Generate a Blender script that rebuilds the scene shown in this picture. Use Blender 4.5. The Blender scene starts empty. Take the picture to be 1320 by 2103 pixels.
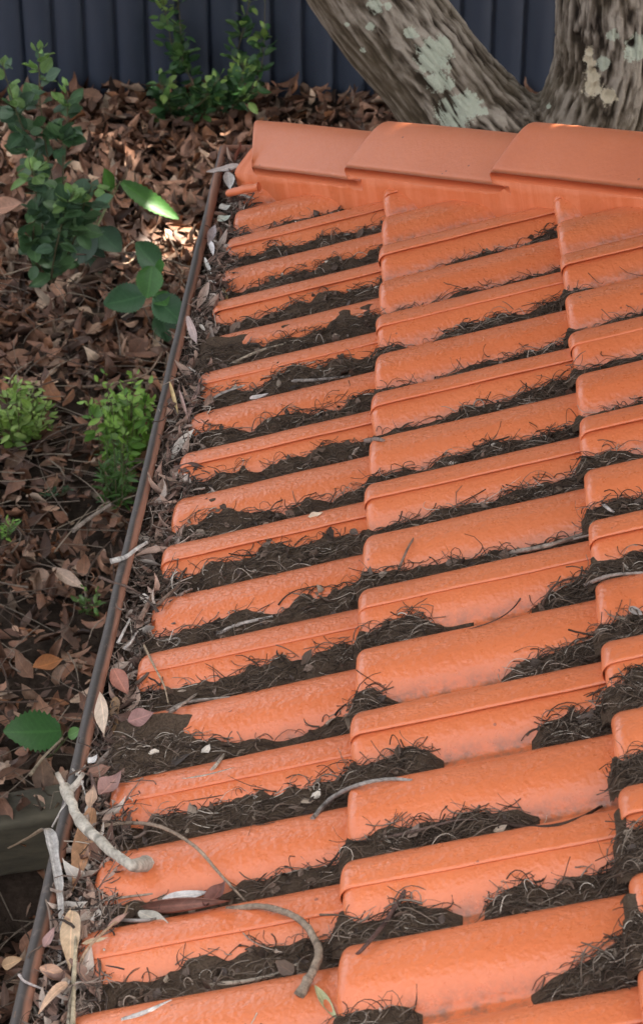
import bpy, bmesh, math, random
import numpy as np
from mathutils import Vector, Matrix

# ------------------------------------------------------------------ camera, sky, sun, exposure
S = bpy.context.scene
COL = S.collection
GZ = 1.6                                   # height of the reference tile nose above the garden ground
CAM = np.array([.068, -3.958, 1.687 + GZ]); YAW, PIT, FPX = .0482, .533, 4548.
W0, H0 = 1320., 2103.
cy_, sy_, cp_, sp_ = math.cos(YAW), math.sin(YAW), math.cos(PIT), math.sin(PIT)
FWD = np.array([-sy_*cp_, cy_*cp_, -sp_]); RGT = np.array([cy_, sy_, 0.]); UPV = np.cross(RGT, FWD)
cam = bpy.data.cameras.new("camera"); camo = bpy.data.objects.new("camera", cam); COL.objects.link(camo)
camo.matrix_world = Matrix(((RGT[0], UPV[0], -FWD[0], CAM[0]), (RGT[1], UPV[1], -FWD[1], CAM[1]),
                            (RGT[2], UPV[2], -FWD[2], CAM[2]), (0, 0, 0, 1)))
cam.sensor_fit = 'VERTICAL'; cam.sensor_height = 36.; cam.lens = 36.*FPX/H0
cam.clip_start = .05; cam.clip_end = 500
cam.dof.use_dof = True; cam.dof.focus_distance = 3.5; cam.dof.aperture_fstop = 17.
S.camera = camo

SUN_EL, SUN_AZ = math.radians(63), math.radians(62)      # azimuth clockwise from +y
sun_dir = np.array([math.sin(SUN_AZ)*math.cos(SUN_EL), math.cos(SUN_AZ)*math.cos(SUN_EL), math.sin(SUN_EL)])
world = bpy.data.worlds.new("World"); S.world = world; world.use_nodes = True
wn = world.node_tree; wn.nodes.clear()
sky = wn.nodes.new("ShaderNodeTexSky"); sky.sky_type = 'NISHITA'; sky.sun_disc = False
sky.sun_elevation = SUN_EL; sky.sun_rotation = SUN_AZ
sky.air_density = .35; sky.dust_density = 7.0; sky.ozone_density = 0.
bg = wn.nodes.new("ShaderNodeBackground"); bg.inputs[1].default_value = .15
wo = wn.nodes.new("ShaderNodeOutputWorld")
hs = wn.nodes.new("ShaderNodeHueSaturation"); hs.inputs['Saturation'].default_value = .30
wn.links.new(sky.outputs[0], hs.inputs['Color']); wn.links.new(hs.outputs[0], bg.inputs[0]); wn.links.new(bg.outputs[0], wo.inputs[0])
sun = bpy.data.lights.new("sun", 'SUN'); suno = bpy.data.objects.new("sun", sun); COL.objects.link(suno)
sun.energy = 4.0; sun.angle = math.radians(.5); sun.color = (1, .93, .82)
suno.rotation_euler = Vector(sun_dir).to_track_quat('Z', 'Y').to_euler()
suno.location = (0, 0, 12)
S.view_settings.view_transform = 'Standard'; S.view_settings.look = 'None'
S.view_settings.gamma = 1; S.view_settings.exposure = 3.1
S.cycles.use_denoising = True
S.cycles.max_bounces = 8

# ------------------------------------------------------------------ helpers
rng = np.random.default_rng(7)
random.seed(7)

def ray(x, y):
    return FWD + (x-660.)/FPX*RGT + (H0/2-y)/FPX*UPV
def at_z(x, y, z):
    d = ray(x, y); return CAM + d*(z-CAM[2])/d[2]
def at_y(x, y, Y):
    d = ray(x, y); return CAM + d*(Y-CAM[1])/d[1]

def _h(ix, iy, iz, seed):
    n = (ix*374761393 + iy*668265263 + iz*2147483647 + seed*1442695041).astype(np.int64)
    n = (n ^ (n >> 13)) * 1274126177
    n = n ^ (n >> 16)
    return (n & 0xFFFF) / 65535.
def vnoise(p, seed=0):
    p = np.asarray(p, float); i = np.floor(p).astype(np.int64); f = p-i; f = f*f*(3-2*f)
    out = 0
    for a in (0, 1):
        for b in (0, 1):
            for c in (0, 1):
                w = (f[..., 0] if a else 1-f[..., 0])*(f[..., 1] if b else 1-f[..., 1])*(f[..., 2] if c else 1-f[..., 2])
                out = out + w*_h(i[..., 0]+a, i[..., 1]+b, i[..., 2]+c, seed)
    return out*2-1
def fbm(p, o=3, seed=0):
    p = np.asarray(p, float); s = 0; a = 1; t = 0
    for k in range(o):
        s = s+a*vnoise(p*2**k, seed+k*17); t += a; a *= .5
    return s/t

def mesh_data(name, V, F, mat, smooth=True, attrs=None):
    me = bpy.data.meshes.new(name)
    V = np.asarray(V, np.float32).reshape(-1, 3)
    if isinstance(F, np.ndarray):
        n, k = F.shape
        me.vertices.add(len(V)); me.vertices.foreach_set("co", V.ravel())
        me.loops.add(n*k); me.loops.foreach_set("vertex_index", F.astype(np.int32).ravel())
        me.polygons.add(n); me.polygons.foreach_set("loop_start", np.arange(0, n*k, k, dtype=np.int32))
        me.update(calc_edges=True)
    else:
        me.from_pydata(V.tolist(), [], F)
    me.validate()
    if smooth:
        me.polygons.foreach_set("use_smooth", np.ones(len(me.polygons), bool))
    for an, av in (attrs or {}).items():
        av = np.asarray(av, np.float32)
        if av.ndim == 1:
            a = me.attributes.new(an, 'FLOAT', 'POINT'); a.data.foreach_set("value", av)
        elif av.shape[1] == 3:
            a = me.attributes.new(an, 'FLOAT_VECTOR', 'POINT'); a.data.foreach_set("vector", av.ravel())
    me.materials.append(mat); me.update()
    return me
def add(name, me, parent=None):
    o = bpy.data.objects.new(name, me); COL.objects.link(o)
    if parent is not None: o.parent = parent
    return o
def mobj(name, V, F, mat, parent=None, smooth=True, attrs=None):
    return add(name, mesh_data(name, V, F, mat, smooth, attrs), parent)
def empty(name, label, cat, loc=(0, 0, 0), group=None):
    o = bpy.data.objects.new(name, None); COL.objects.link(o); o.location = loc
    o['label'] = label; o['category'] = cat
    if group: o['group'] = group
    return o
def tag(o, label, cat, group=None):
    o['label'] = label; o['category'] = cat
    if group: o['group'] = group
    return o
def kind(o, k):
    o['kind'] = k; return o
def setloc(o, loc):
    """move a mesh object's origin to loc without moving its vertices"""
    v = np.empty(len(o.data.vertices)*3, np.float32); o.data.vertices.foreach_get("co", v)
    v = v.reshape(-1, 3)-np.array(loc, np.float32); o.data.vertices.foreach_set("co", v.ravel())
    o.location = loc; o.data.update(); return o
def grid_faces(nu, nv, off=0, wrap_v=False):
    i = np.arange(nu-1)[:, None]; j = np.arange(nv if wrap_v else nv-1)[None, :]
    j2 = (j+1) % nv
    f = np.stack([i*nv+j, (i+1)*nv+j, (i+1)*nv+j2, i*nv+j2], -1).reshape(-1, 4)
    return f+off
def box(x0, x1, y0, y1, z0, z1):
    V = [(x, y, z) for x in (x0, x1) for y in (y0, y1) for z in (z0, z1)]
    F = [(0, 1, 3, 2), (4, 6, 7, 5), (0, 4, 5, 1), (2, 3, 7, 6), (0, 2, 6, 4), (1, 5, 7, 3)]
    return np.array(V, float), np.array(F)

class Acc:
    def __init__(s): s.V = []; s.F = []; s.n = 0; s.A = {}
    def add(s, V, F, **A):
        V = np.asarray(V, float).reshape(-1, 3)
        s.V.append(V); s.F.append(np.asarray(F)+s.n); s.n += len(V)
        for k, v in A.items():
            v = np.asarray(v, float)
            s.A.setdefault(k, []).append(v)
    def build(s, name, mat, parent=None, smooth=True):
        return mobj(name, np.concatenate(s.V), np.concatenate(s.F), mat, parent, smooth, {k: np.concatenate(v) for k, v in s.A.items()})

def norm(v): return v/np.maximum(np.linalg.norm(v, axis=-1, keepdims=True), 1e-9)
def tubes(P, r, sides=4, taper=.4):
    """P: (n,m,3) polylines, r: (n,) radii or (n,m) -> verts, quads"""
    n, m, _ = P.shape
    T = np.empty_like(P); T[:, 1:-1] = P[:, 2:]-P[:, :-2]; T[:, 0] = P[:, 1]-P[:, 0]; T[:, -1] = P[:, -1]-P[:, -2]
    T = norm(T)
    ref = norm(np.broadcast_to(rng.normal(size=(n, 1, 3)), P.shape))
    B = norm(np.cross(T, ref)); N = np.cross(B, T)
    if r.ndim == 1:
        r = r[:, None]*np.linspace(1, taper, m)[None]
    a = np.arange(sides)/sides*2*np.pi
    V = P[:, :, None]+r[:, :, None, None]*(np.cos(a)[None, None, :, None]*B[:, :, None]+np.sin(a)[None, None, :, None]*N[:, :, None])
    base = grid_faces(m, sides, wrap_v=True)
    F = (base[None]+(np.arange(n)*m*sides)[:, None, None]).reshape(-1, 4)
    caps = []
    if sides == 4:
        s0 = np.arange(n)*m*4
        caps = [np.stack([s0+3, s0+2, s0+1, s0], 1), np.stack([s0+(m-1)*4+j for j in range(4)], 1)]
        F = np.concatenate([F]+caps)
    return V.reshape(-1, 3), F
def spline(pts, m):
    pts = np.asarray(pts, float); n = len(pts)
    if n == 2:
        return pts[0]+(pts[1]-pts[0])*np.linspace(0, 1, m)[:, None]
    ext = np.vstack([2*pts[0]-pts[1], pts, 2*pts[-1]-pts[-2]])
    t = np.linspace(0, n-1-1e-6, m); i = t.astype(int); f = (t-i)[:, None]
    a, b, c, d = ext[i], ext[i+1], ext[i+2], ext[i+3]
    return .5*(2*b+(c-a)*f+(2*a-5*b+4*c-d)*f*f+(3*b-a-3*c+d)*f**3)
def frames(P):
    T = np.gradient(P, axis=0); T = norm(T)
    N = np.zeros_like(T); ref = np.array([0, 0, 1.]) if abs(T[0, 2]) < .9 else np.array([1., 0, 0])
    n = ref-T[0]*ref.dot(T[0]); n /= np.linalg.norm(n)
    for i in range(len(P)):
        n = n-T[i]*n.dot(T[i]); n /= np.linalg.norm(n); N[i] = n
    return T, N, np.cross(T, N)
def tube(P, R, sides=12, bump=0., seed=0):
    T, N, B = frames(P); a = np.arange(sides)/sides*2*np.pi
    R = np.broadcast_to(np.asarray(R, float), (len(P),))
    V = P[:, None]+R[:, None, None]*(np.cos(a)[None, :, None]*N[:, None]+np.sin(a)[None, :, None]*B[:, None])
    if bump:
        d = norm(V-P[:, None]); V = V+d*(bump*R[:, None]*fbm(V/R.mean()*.8, 2, seed))[..., None]
    V = V.reshape(-1, 3); m = len(P)
    V = np.vstack([V, P[:1]-T[:1]*R[0]*.2, P[-1:]+T[-1:]*R[-1]*.2])
    F = grid_faces(m, sides, wrap_v=True).tolist()
    a0, a1 = m*sides, m*sides+1
    F += [(a0, (j+1) % sides, j) for j in range(sides)]
    F += [(a1, (m-1)*sides+j, (m-1)*sides+(j+1) % sides) for j in range(sides)]
    return V, [tuple(f) for f in F]

# leaves: vectorised curled leaf cards with real curvature
def leaf_shape(u, kindname):
    if kindname == 'oval': return np.sin(np.pi*u**.85)**.75
    if kindname == 'lance': return np.sin(np.pi*u**.75)**1.1
    if kindname == 'heart': return np.sin(np.pi*np.clip(u, 0, 1)**.55)**.8
    return np.sin(np.pi*u)**.7
def leaves(pos, head, up, L, Wd, shape='lance', nu=6, nv=3, bend=None, fold=None, wave=0., seed=0, serr=0.):
    """pos (n,3) leaf base; head (n,3) direction; up (n,3) normal; returns V,F,uv(n*nu*nv,3), leafid"""
    n = len(pos); head = norm(head); side = norm(np.cross(up, head)); up = np.cross(head, side)
    u = np.linspace(0.02, 1, nu); v = np.linspace(-1, 1, nv)
    w = leaf_shape(np.linspace(0.03, .985, nu), shape)
    if serr: w = w*(1-serr*(np.arange(nu) % 2))
    bend = np.zeros(n) if bend is None else bend; fold = np.zeros(n) if fold is None else fold
    ang = bend[:, None]*u[None]                                  # along-length curl
    small = np.abs(bend[:, None]) < 1e-3
    b = np.where(small, 1e-3, bend[:, None])
    X = np.where(small, u[None], np.sin(ang)/b); Z = np.where(small, 0, (1-np.cos(ang))/b)
    lat = w[None, :, None]*v[None, None, :]*.5*Wd[:, None, None]
    fa = fold[:, None, None]*np.abs(v)[None, None]
    y = lat*np.cos(fa); zf = np.abs(lat)*np.sin(fa)
    Xl = X*L[:, None]; Zl = Z*L[:, None]
    ca, sa = np.cos(ang), np.sin(ang)
    px = Xl[:, :, None]-sa[:, :, None]*zf; pz = Zl[:, :, None]+ca[:, :, None]*zf
    if wave:
        rr = np.random.default_rng(seed)
        ph = rr.uniform(0, 6.28, (n, 1, 1)); fr = rr.uniform(4, 9, (n, 1, 1))
        pz = pz+wave*Wd[:, None, None]*np.sin(u[None, :, None]*fr+ph+v[None, None]*1.5)*np.abs(v)[None, None]
    V = pos[:, None, None]+px[..., None]*head[:, None, None]+y[..., None]*side[:, None, None]+pz[..., None]*up[:, None, None]
    F = (grid_faces(nu, nv)[None]+(np.arange(n)*nu*nv)[:, None, None]).reshape(-1, 4)
    uv = np.stack(np.broadcast_arrays(u[None, :, None], v[None, None, :], np.zeros((n, 1, 1))), -1).reshape(-1, 3)
    lid = np.repeat(np.arange(n), nu*nv)
    return V.reshape(-1, 3), F, uv, lid

# ------------------------------------------------------------------ materials
def mat(name):
    m = bpy.data.materials.new(name); m.use_nodes = True
    nt = m.node_tree; b = nt.nodes["Principled BSDF"]
    return m, nt, b
def nd(nt, t, **kw):
    n = nt.nodes.new("ShaderNode"+t)
    for k, v in kw.items():
        if k.startswith('i_'):
            key = k[2:]; key = int(key) if key.isdigit() else key.replace('_', ' ')
            n.inputs[key].default_value = v
        else: setattr(n, k, v)
    return n
def ln(nt, a, b): nt.links.new(a, b)
def ramp(nt, fac, stops):
    r = nd(nt, 'ValToRGB'); e = r.color_ramp.elements
    while len(e) < len(stops): e.new(.5)
    for el, (p, c) in zip(e, stops): el.position = p; el.color = (*c, 1) if len(c) == 3 else c
    ln(nt, fac, r.inputs[0]); return r.outputs[0]
def mix(nt, fac, a, b, blend='MIX'):
    m = nd(nt, 'Mix', data_type='RGBA', blend_type=blend)
    for sock, v in ((m.inputs[0], fac), (m.inputs[6], a), (m.inputs[7], b)):
        if hasattr(v, 'is_linked') or hasattr(v, 'links'): ln(nt, v, sock)
        elif isinstance(v, (int, float)): sock.default_value = v
        else: sock.default_value = (*v, 1) if len(v) == 3 else v
    return m.outputs[2]
def math_(nt, op, a, b=None, c=None):
    m = nd(nt, 'Math', operation=op)
    for i, v in enumerate((a, b, c)):
        if v is None: continue
        if isinstance(v, (int, float)): m.inputs[i].default_value = v
        else: ln(nt, v, m.inputs[i])
    return m.outputs[0]
def noise(nt, vec, scale, detail=3, rough=.55, dist=0.):
    n = nd(nt, 'TexNoise'); n.inputs['Scale'].default_value = scale; n.inputs['Detail'].default_value = detail
    n.inputs['Roughness'].default_value = rough; n.inputs['Distortion'].default_value = dist
    if vec is not None: ln(nt, vec, n.inputs['Vector'])
    return n.outputs[0]
def attr(nt, name):
    return nd(nt, 'Attribute', attribute_name=name)
def geo_pos(nt): return nd(nt, 'NewGeometry').outputs['Position']
def bump(nt, h, strength, dist, b, normal=None):
    n = nd(nt, 'Bump'); n.inputs['Strength'].default_value = strength; n.inputs['Distance'].default_value = dist
    ln(nt, h, n.inputs['Height'])
    if normal is not None: ln(nt, normal, n.inputs['Normal'])
    ln(nt, n.outputs[0], b.inputs['Normal']); return n.outputs[0]

def tile_material(name, base, rough, bstr, dirt):
    m, nt, b = mat(name)
    pos = geo_pos(nt); oi = nd(nt, 'ObjectInfo')
    n1 = noise(nt, pos, 5., 4, .6); n2 = noise(nt, pos, 60., 3, .6)
    c = mix(nt, ramp(nt, n1, [(.35, (0, 0, 0)), (.7, (1, 1, 1))]), base, tuple(np.array(base)*(.9, .84, .8)))
    c = mix(nt, math_(nt, 'MULTIPLY', oi.outputs['Random'], .35), c, tuple(np.array(base)*(.93, 1.1, 1.25)))
    c = mix(nt, ramp(nt, n2, [(.62, (0, 0, 0)), (.8, (.22, .22, .22))]), c, tuple(np.array(base)*(1.1, 1.25, 1.4)))
    # small dark specks and chips
    vo = nd(nt, 'TexVoronoi'); vo.inputs['Scale'].default_value = 28.; ln(nt, pos, vo.inputs['Vector'])
    spk = math_(nt, 'MULTIPLY', math_(nt, 'LESS_THAN', vo.outputs['Distance'], .07), math_(nt, 'GREATER_THAN', noise(nt, pos, 9., 1), .58))
    c = mix(nt, math_(nt, 'MULTIPLY', spk, .75), c, (.22, .07, .04))
    # settled dirt near the pans, patchy
    low = attr(nt, 'low').outputs['Fac']
    dn = ramp(nt, noise(nt, pos, 45., 5, .7), [(.42, (0, 0, 0)), (.62, (1, 1, 1))])
    dl = math_(nt, 'MULTIPLY', math_(nt, 'MULTIPLY', low, dn), dirt)
    c = mix(nt, dl, c, (.20, .11, .075))
    ln(nt, c, b.inputs['Base Color'])
    b.inputs['Roughness'].default_value = rough
    rr = math_(nt, 'MULTIPLY_ADD', n2, .22, rough-.1); ln(nt, rr, b.inputs['Roughness'])
    b.inputs['Specular IOR Level'].default_value = .62
    h = math_(nt, 'ADD', noise(nt, pos, 115., 1, .5), math_(nt, 'MULTIPLY', noise(nt, pos, 260., 1, .5), .3))
    bump(nt, h, bstr, .0023, b)
    return m
TILE_C = (.69, .186, .070)
M_TILE = tile_material("glazed_orange_tile", TILE_C, .29, .6, .8)
M_CAP = tile_material("orange_cap", (.66, .185, .075), .45, .22, .0)

def mortar_material():
    m, nt, b = mat("orange_pointing")
    tc = attr(nt, 'along').outputs['Vector']
    mp = nd(nt, 'Mapping'); mp.inputs['Scale'].default_value = (38, 1, 5); ln(nt, tc, mp.inputs['Vector'])
    st = noise(nt, mp.outputs[0], 1., 4, .6, .5)
    c = mix(nt, ramp(nt, st, [(.45, (0, 0, 0)), (.7, (1, 1, 1))]), (.62, .155, .05), (.70, .205, .085))
    ln(nt, c, b.inputs['Base Color']); b.inputs['Roughness'].default_value = .6
    bump(nt, math_(nt, 'ADD', math_(nt, 'MULTIPLY', st, .5), noise(nt, geo_pos(nt), 60., 4)), .45, .005, b)
    return m
M_MORTAR = mortar_material()

def attr_color_material(name, rough, bscale=300., bstr=.4, bdist=.001, spec=.3, var=.25, vein=False, transl=0.):
    m, nt, b = mat(name)
    c = attr(nt, 'col').outputs['Color']
    n = noise(nt, geo_pos(nt), bscale*.35, 4, .65)
    c = mix(nt, ramp(nt, n, [(.3, (1-var, 1-var, 1-var)), (.7, (1+var*.5,)*3)]), (0, 0, 0), c, 'MIX') if False else mix(nt, 1., c, ramp(nt, n, [(.3, (1-var,)*3), (.7, (1.,)*3)]), 'MULTIPLY')
    if vein:
        uv = nd(nt, 'SeparateXYZ'); ln(nt, attr(nt, 'luv').outputs['Vector'], uv.inputs[0])
        av = math_(nt, 'ABSOLUTE', uv.outputs[1])
        mid = math_(nt, 'LESS_THAN', av, .07)
        ph = math_(nt, 'SUBTRACT', math_(nt, 'MULTIPLY', uv.outputs[0], 9.), math_(nt, 'MULTIPLY', av, 2.2))
        sv = math_(nt, 'LESS_THAN', math_(nt, 'ABSOLUTE', math_(nt, 'SUBTRACT', math_(nt, 'FRACT', ph), .5)), .06)
        vv = math_(nt, 'MAXIMUM', mid, math_(nt, 'MULTIPLY', sv, .5))
        c = mix(nt, math_(nt, 'MULTIPLY', vv, .55), c, mix(nt, 1., c, (1.7, 1.6, 1.5), 'MULTIPLY'))
        h = math_(nt, 'ADD', n, math_(nt, 'MULTIPLY', math_(nt, 'SUBTRACT', math_(nt, 'FRACT', ph), .5), .5))
    else:
        h = noise(nt, geo_pos(nt), bscale, 3)
    ln(nt, c, b.inputs['Base Color']); b.inputs['Roughness'].default_value = rough
    b.inputs['Specular IOR Level'].default_value = spec
    bump(nt, h, bstr, bdist, b)
    if transl:
        tr = nd(nt, 'BsdfTranslucent'); ln(nt, c, tr.inputs[0])
        ms = nd(nt, 'MixShader'); ms.inputs[0].default_value = transl
        ln(nt, b.outputs[0], ms.inputs[1]); ln(nt, tr.outputs[0], ms.inputs[2])
        ln(nt, ms.outputs[0], nt.nodes['Material Output'].inputs[0])
    return m
M_DEADLEAF = attr_color_material("dead_leaf", .6, 260., .5, .002, .35, .35, vein=True)
M_LITTER = attr_color_material("leaf_litter", .6, 200., .4, .002, .35, .4, vein=True)
M_GREEN = attr_color_material("green_leaf", .45, 200., .3, .002, .4, .2, vein=True, transl=.25)
M_FIBRE = attr_color_material("dry_fibre", .85, 400., .3, .001, .2, .35)
M_TWIG = attr_color_material("twig_bark", .8, 420., 1., .0028, .2, .5)
M_STEM = attr_color_material("green_stem", .6, 300., .3, .001, .3, .2)

def soil_material(name, c0, c1, scale):
    m, nt, b = mat(name); p = geo_pos(nt)
    n = noise(nt, p, scale, 6, .75)
    c = ramp(nt, n, [(.3, c0), (.6, c1), (.78, tuple(np.array(c1)*1.6))])
    ln(nt, c, b.inputs['Base Color']); b.inputs['Roughness'].default_value = .95
    b.inputs['Specular IOR Level'].default_value = .15
    bump(nt, math_(nt, 'ADD', n, noise(nt, p, scale*4, 4, .7)), 1., .006, b); return m
M_SOIL = soil_material("rotted_debris", (.075, .050, .034), (.205, .142, .096), 260.)
M_GROUND = soil_material("garden_soil", (.02, .014, .010), (.06, .042, .03), 40.)

def gutter_material():
    m, nt, b = mat("weathered_gutter_paint"); p = geo_pos(nt)
    mp = nd(nt, 'Mapping'); mp.inputs['Scale'].default_value = (9, 1.6, 9); ln(nt, p, mp.inputs['Vector'])
    n = noise(nt, mp.outputs[0], 2.2, 5, .65)
    w = attr(nt, 'wear_shade').outputs['Fac']
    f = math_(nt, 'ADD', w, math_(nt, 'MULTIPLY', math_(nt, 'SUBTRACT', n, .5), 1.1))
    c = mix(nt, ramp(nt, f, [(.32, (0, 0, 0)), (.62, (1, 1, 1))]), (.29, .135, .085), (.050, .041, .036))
    c = mix(nt, ramp(nt, noise(nt, p, 70., 5, .7), [(.55, (0, 0, 0)), (.75, (.7, .7, .7))]), c, (.16, .12, .10))
    ln(nt, c, b.inputs['Base Color']); b.inputs['Roughness'].default_value = .55
    bump(nt, noise(nt, p, 220., 4, .6), .35, .001, b); return m
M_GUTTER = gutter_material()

def simple(name, c0, c1, scale, rough, bstr=.3, bdist=.002, stretch=None, metallic=0.):
    m, nt, b = mat(name); p = geo_pos(nt)
    if stretch:
        mp = nd(nt, 'Mapping'); mp.inputs['Scale'].default_value = stretch; ln(nt, p, mp.inputs['Vector']); p = mp.outputs[0]
    n = noise(nt, p, scale, 5, .65)
    ln(nt, ramp(nt, n, [(.3, c0), (.7, c1)]), b.inputs['Base Color'])
    b.inputs['Roughness'].default_value = rough; b.inputs['Metallic'].default_value = metallic
    bump(nt, noise(nt, p, scale*5, 4), bstr, bdist, b); return m
M_FENCE = simple("navy_steel_sheet", (.021, .029, .047), (.033, .043, .064), 3., .5, .15, .001, (1, 1, .35))
M_SLEEPER = simple("weathered_timber", (.032, .028, .018), (.085, .073, .046), 14., .9, .6, .004, (.4, 1, 1.5))
M_WALL = simple("painted_render", (.42, .33, .26), (.5, .4, .32), 6., .85)

def bark_material():
    m, nt, b = mat("furrowed_bark"); p = geo_pos(nt)
    k = attr(nt, 'bark').outputs['Fac']
    n = noise(nt, p, 55., 5, .7); n2 = noise(nt, p, 5., 3, .6)
    kk = math_(nt, 'ADD', k, math_(nt, 'MULTIPLY', math_(nt, 'SUBTRACT', n, .5), .35))
    c = ramp(nt, kk, [(.10, (.022, .016, .012)), (.30, (.085, .066, .049)), (.6, (.225, .188, .148)), (.9, (.44, .385, .315))])
    c = mix(nt, ramp(nt, n2, [(.4, (0, 0, 0)), (.7, (.5, .5, .5))]), c, (.16, .125, .075))
    sm = attr(nt, 'smooth').outputs['Fac']
    c = mix(nt, math_(nt, 'MULTIPLY', sm, .5), c, (.12, .09, .055))
    wd = attr(nt, 'wood').outputs['Fac']
    wf = ramp(nt, math_(nt, 'ADD', wd, math_(nt, 'MULTIPLY', math_(nt, 'SUBTRACT', noise(nt, p, 45., 6, .75), .5), 1.8)), [(.5, (0, 0, 0)), (.6, (1, 1, 1))])
    c = mix(nt, wf, c, mix(nt, n, (.50, .42, .27), (.86, .78, .60)))
    li = attr(nt, 'lichen').outputs['Fac']
    lf = ramp(nt, math_(nt, 'ADD', li, math_(nt, 'MULTIPLY', math_(nt, 'SUBTRACT', noise(nt, p, 48., 6, .8), .5), 1.7)), [(.5, (0, 0, 0)), (.58, (1, 1, 1))])
    lf2 = math_(nt, 'MULTIPLY', lf, ramp(nt, k, [(.1, (0, 0, 0)), (.3, (1, 1, 1))]))
    c = mix(nt, math_(nt, 'MULTIPLY', lf2, .9), c, mix(nt, n, (.42, .46, .35), (.64, .69, .56)))
    ln(nt, c, b.inputs['Base Color']); b.inputs['Roughness'].default_value = .9; b.inputs['Specular IOR Level'].default_value = .2
    bump(nt, math_(nt, 'ADD', n, noise(nt, p, 200., 3)), .9, .006, b); return m
M_BARK = bark_material()

# ------------------------------------------------------------------ roof geometry rules
SLOPE = math.atan2(.1212, .3156); EXP = .3156
RH = .034                                   # height of a roll above its pan
TT = SLOPE-math.asin(.028/.338)             # a lapped tile lies flatter than the roof
cT, sT, tT = math.cos(TT), math.sin(TT), math.tan(TT)
PITCH = .15
NX = [EXP*(c-1) for c in range(4)]
NZ = [GZ+.1212*(c-1) for c in range(4)]     # world height of the nose crests of each course
HIPC = .32                                  # hip line in plan: x + y = HIPC
def profile(yw):
    u = ((yw/PITCH+.5) % 1.-.5)*PITCH
    s = np.clip(np.abs(u)/.064, 0, 1)
    return RH*(1-s**2.7)**.9
def tile_to_world(c, X, Yw, Z):
    ox, oz = NX[c], NZ[c]-RH*cT
    return np.stack([ox+X*cT-Z*sT, Yw+0*X, oz+X*sT+Z*cT], -1)
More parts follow.
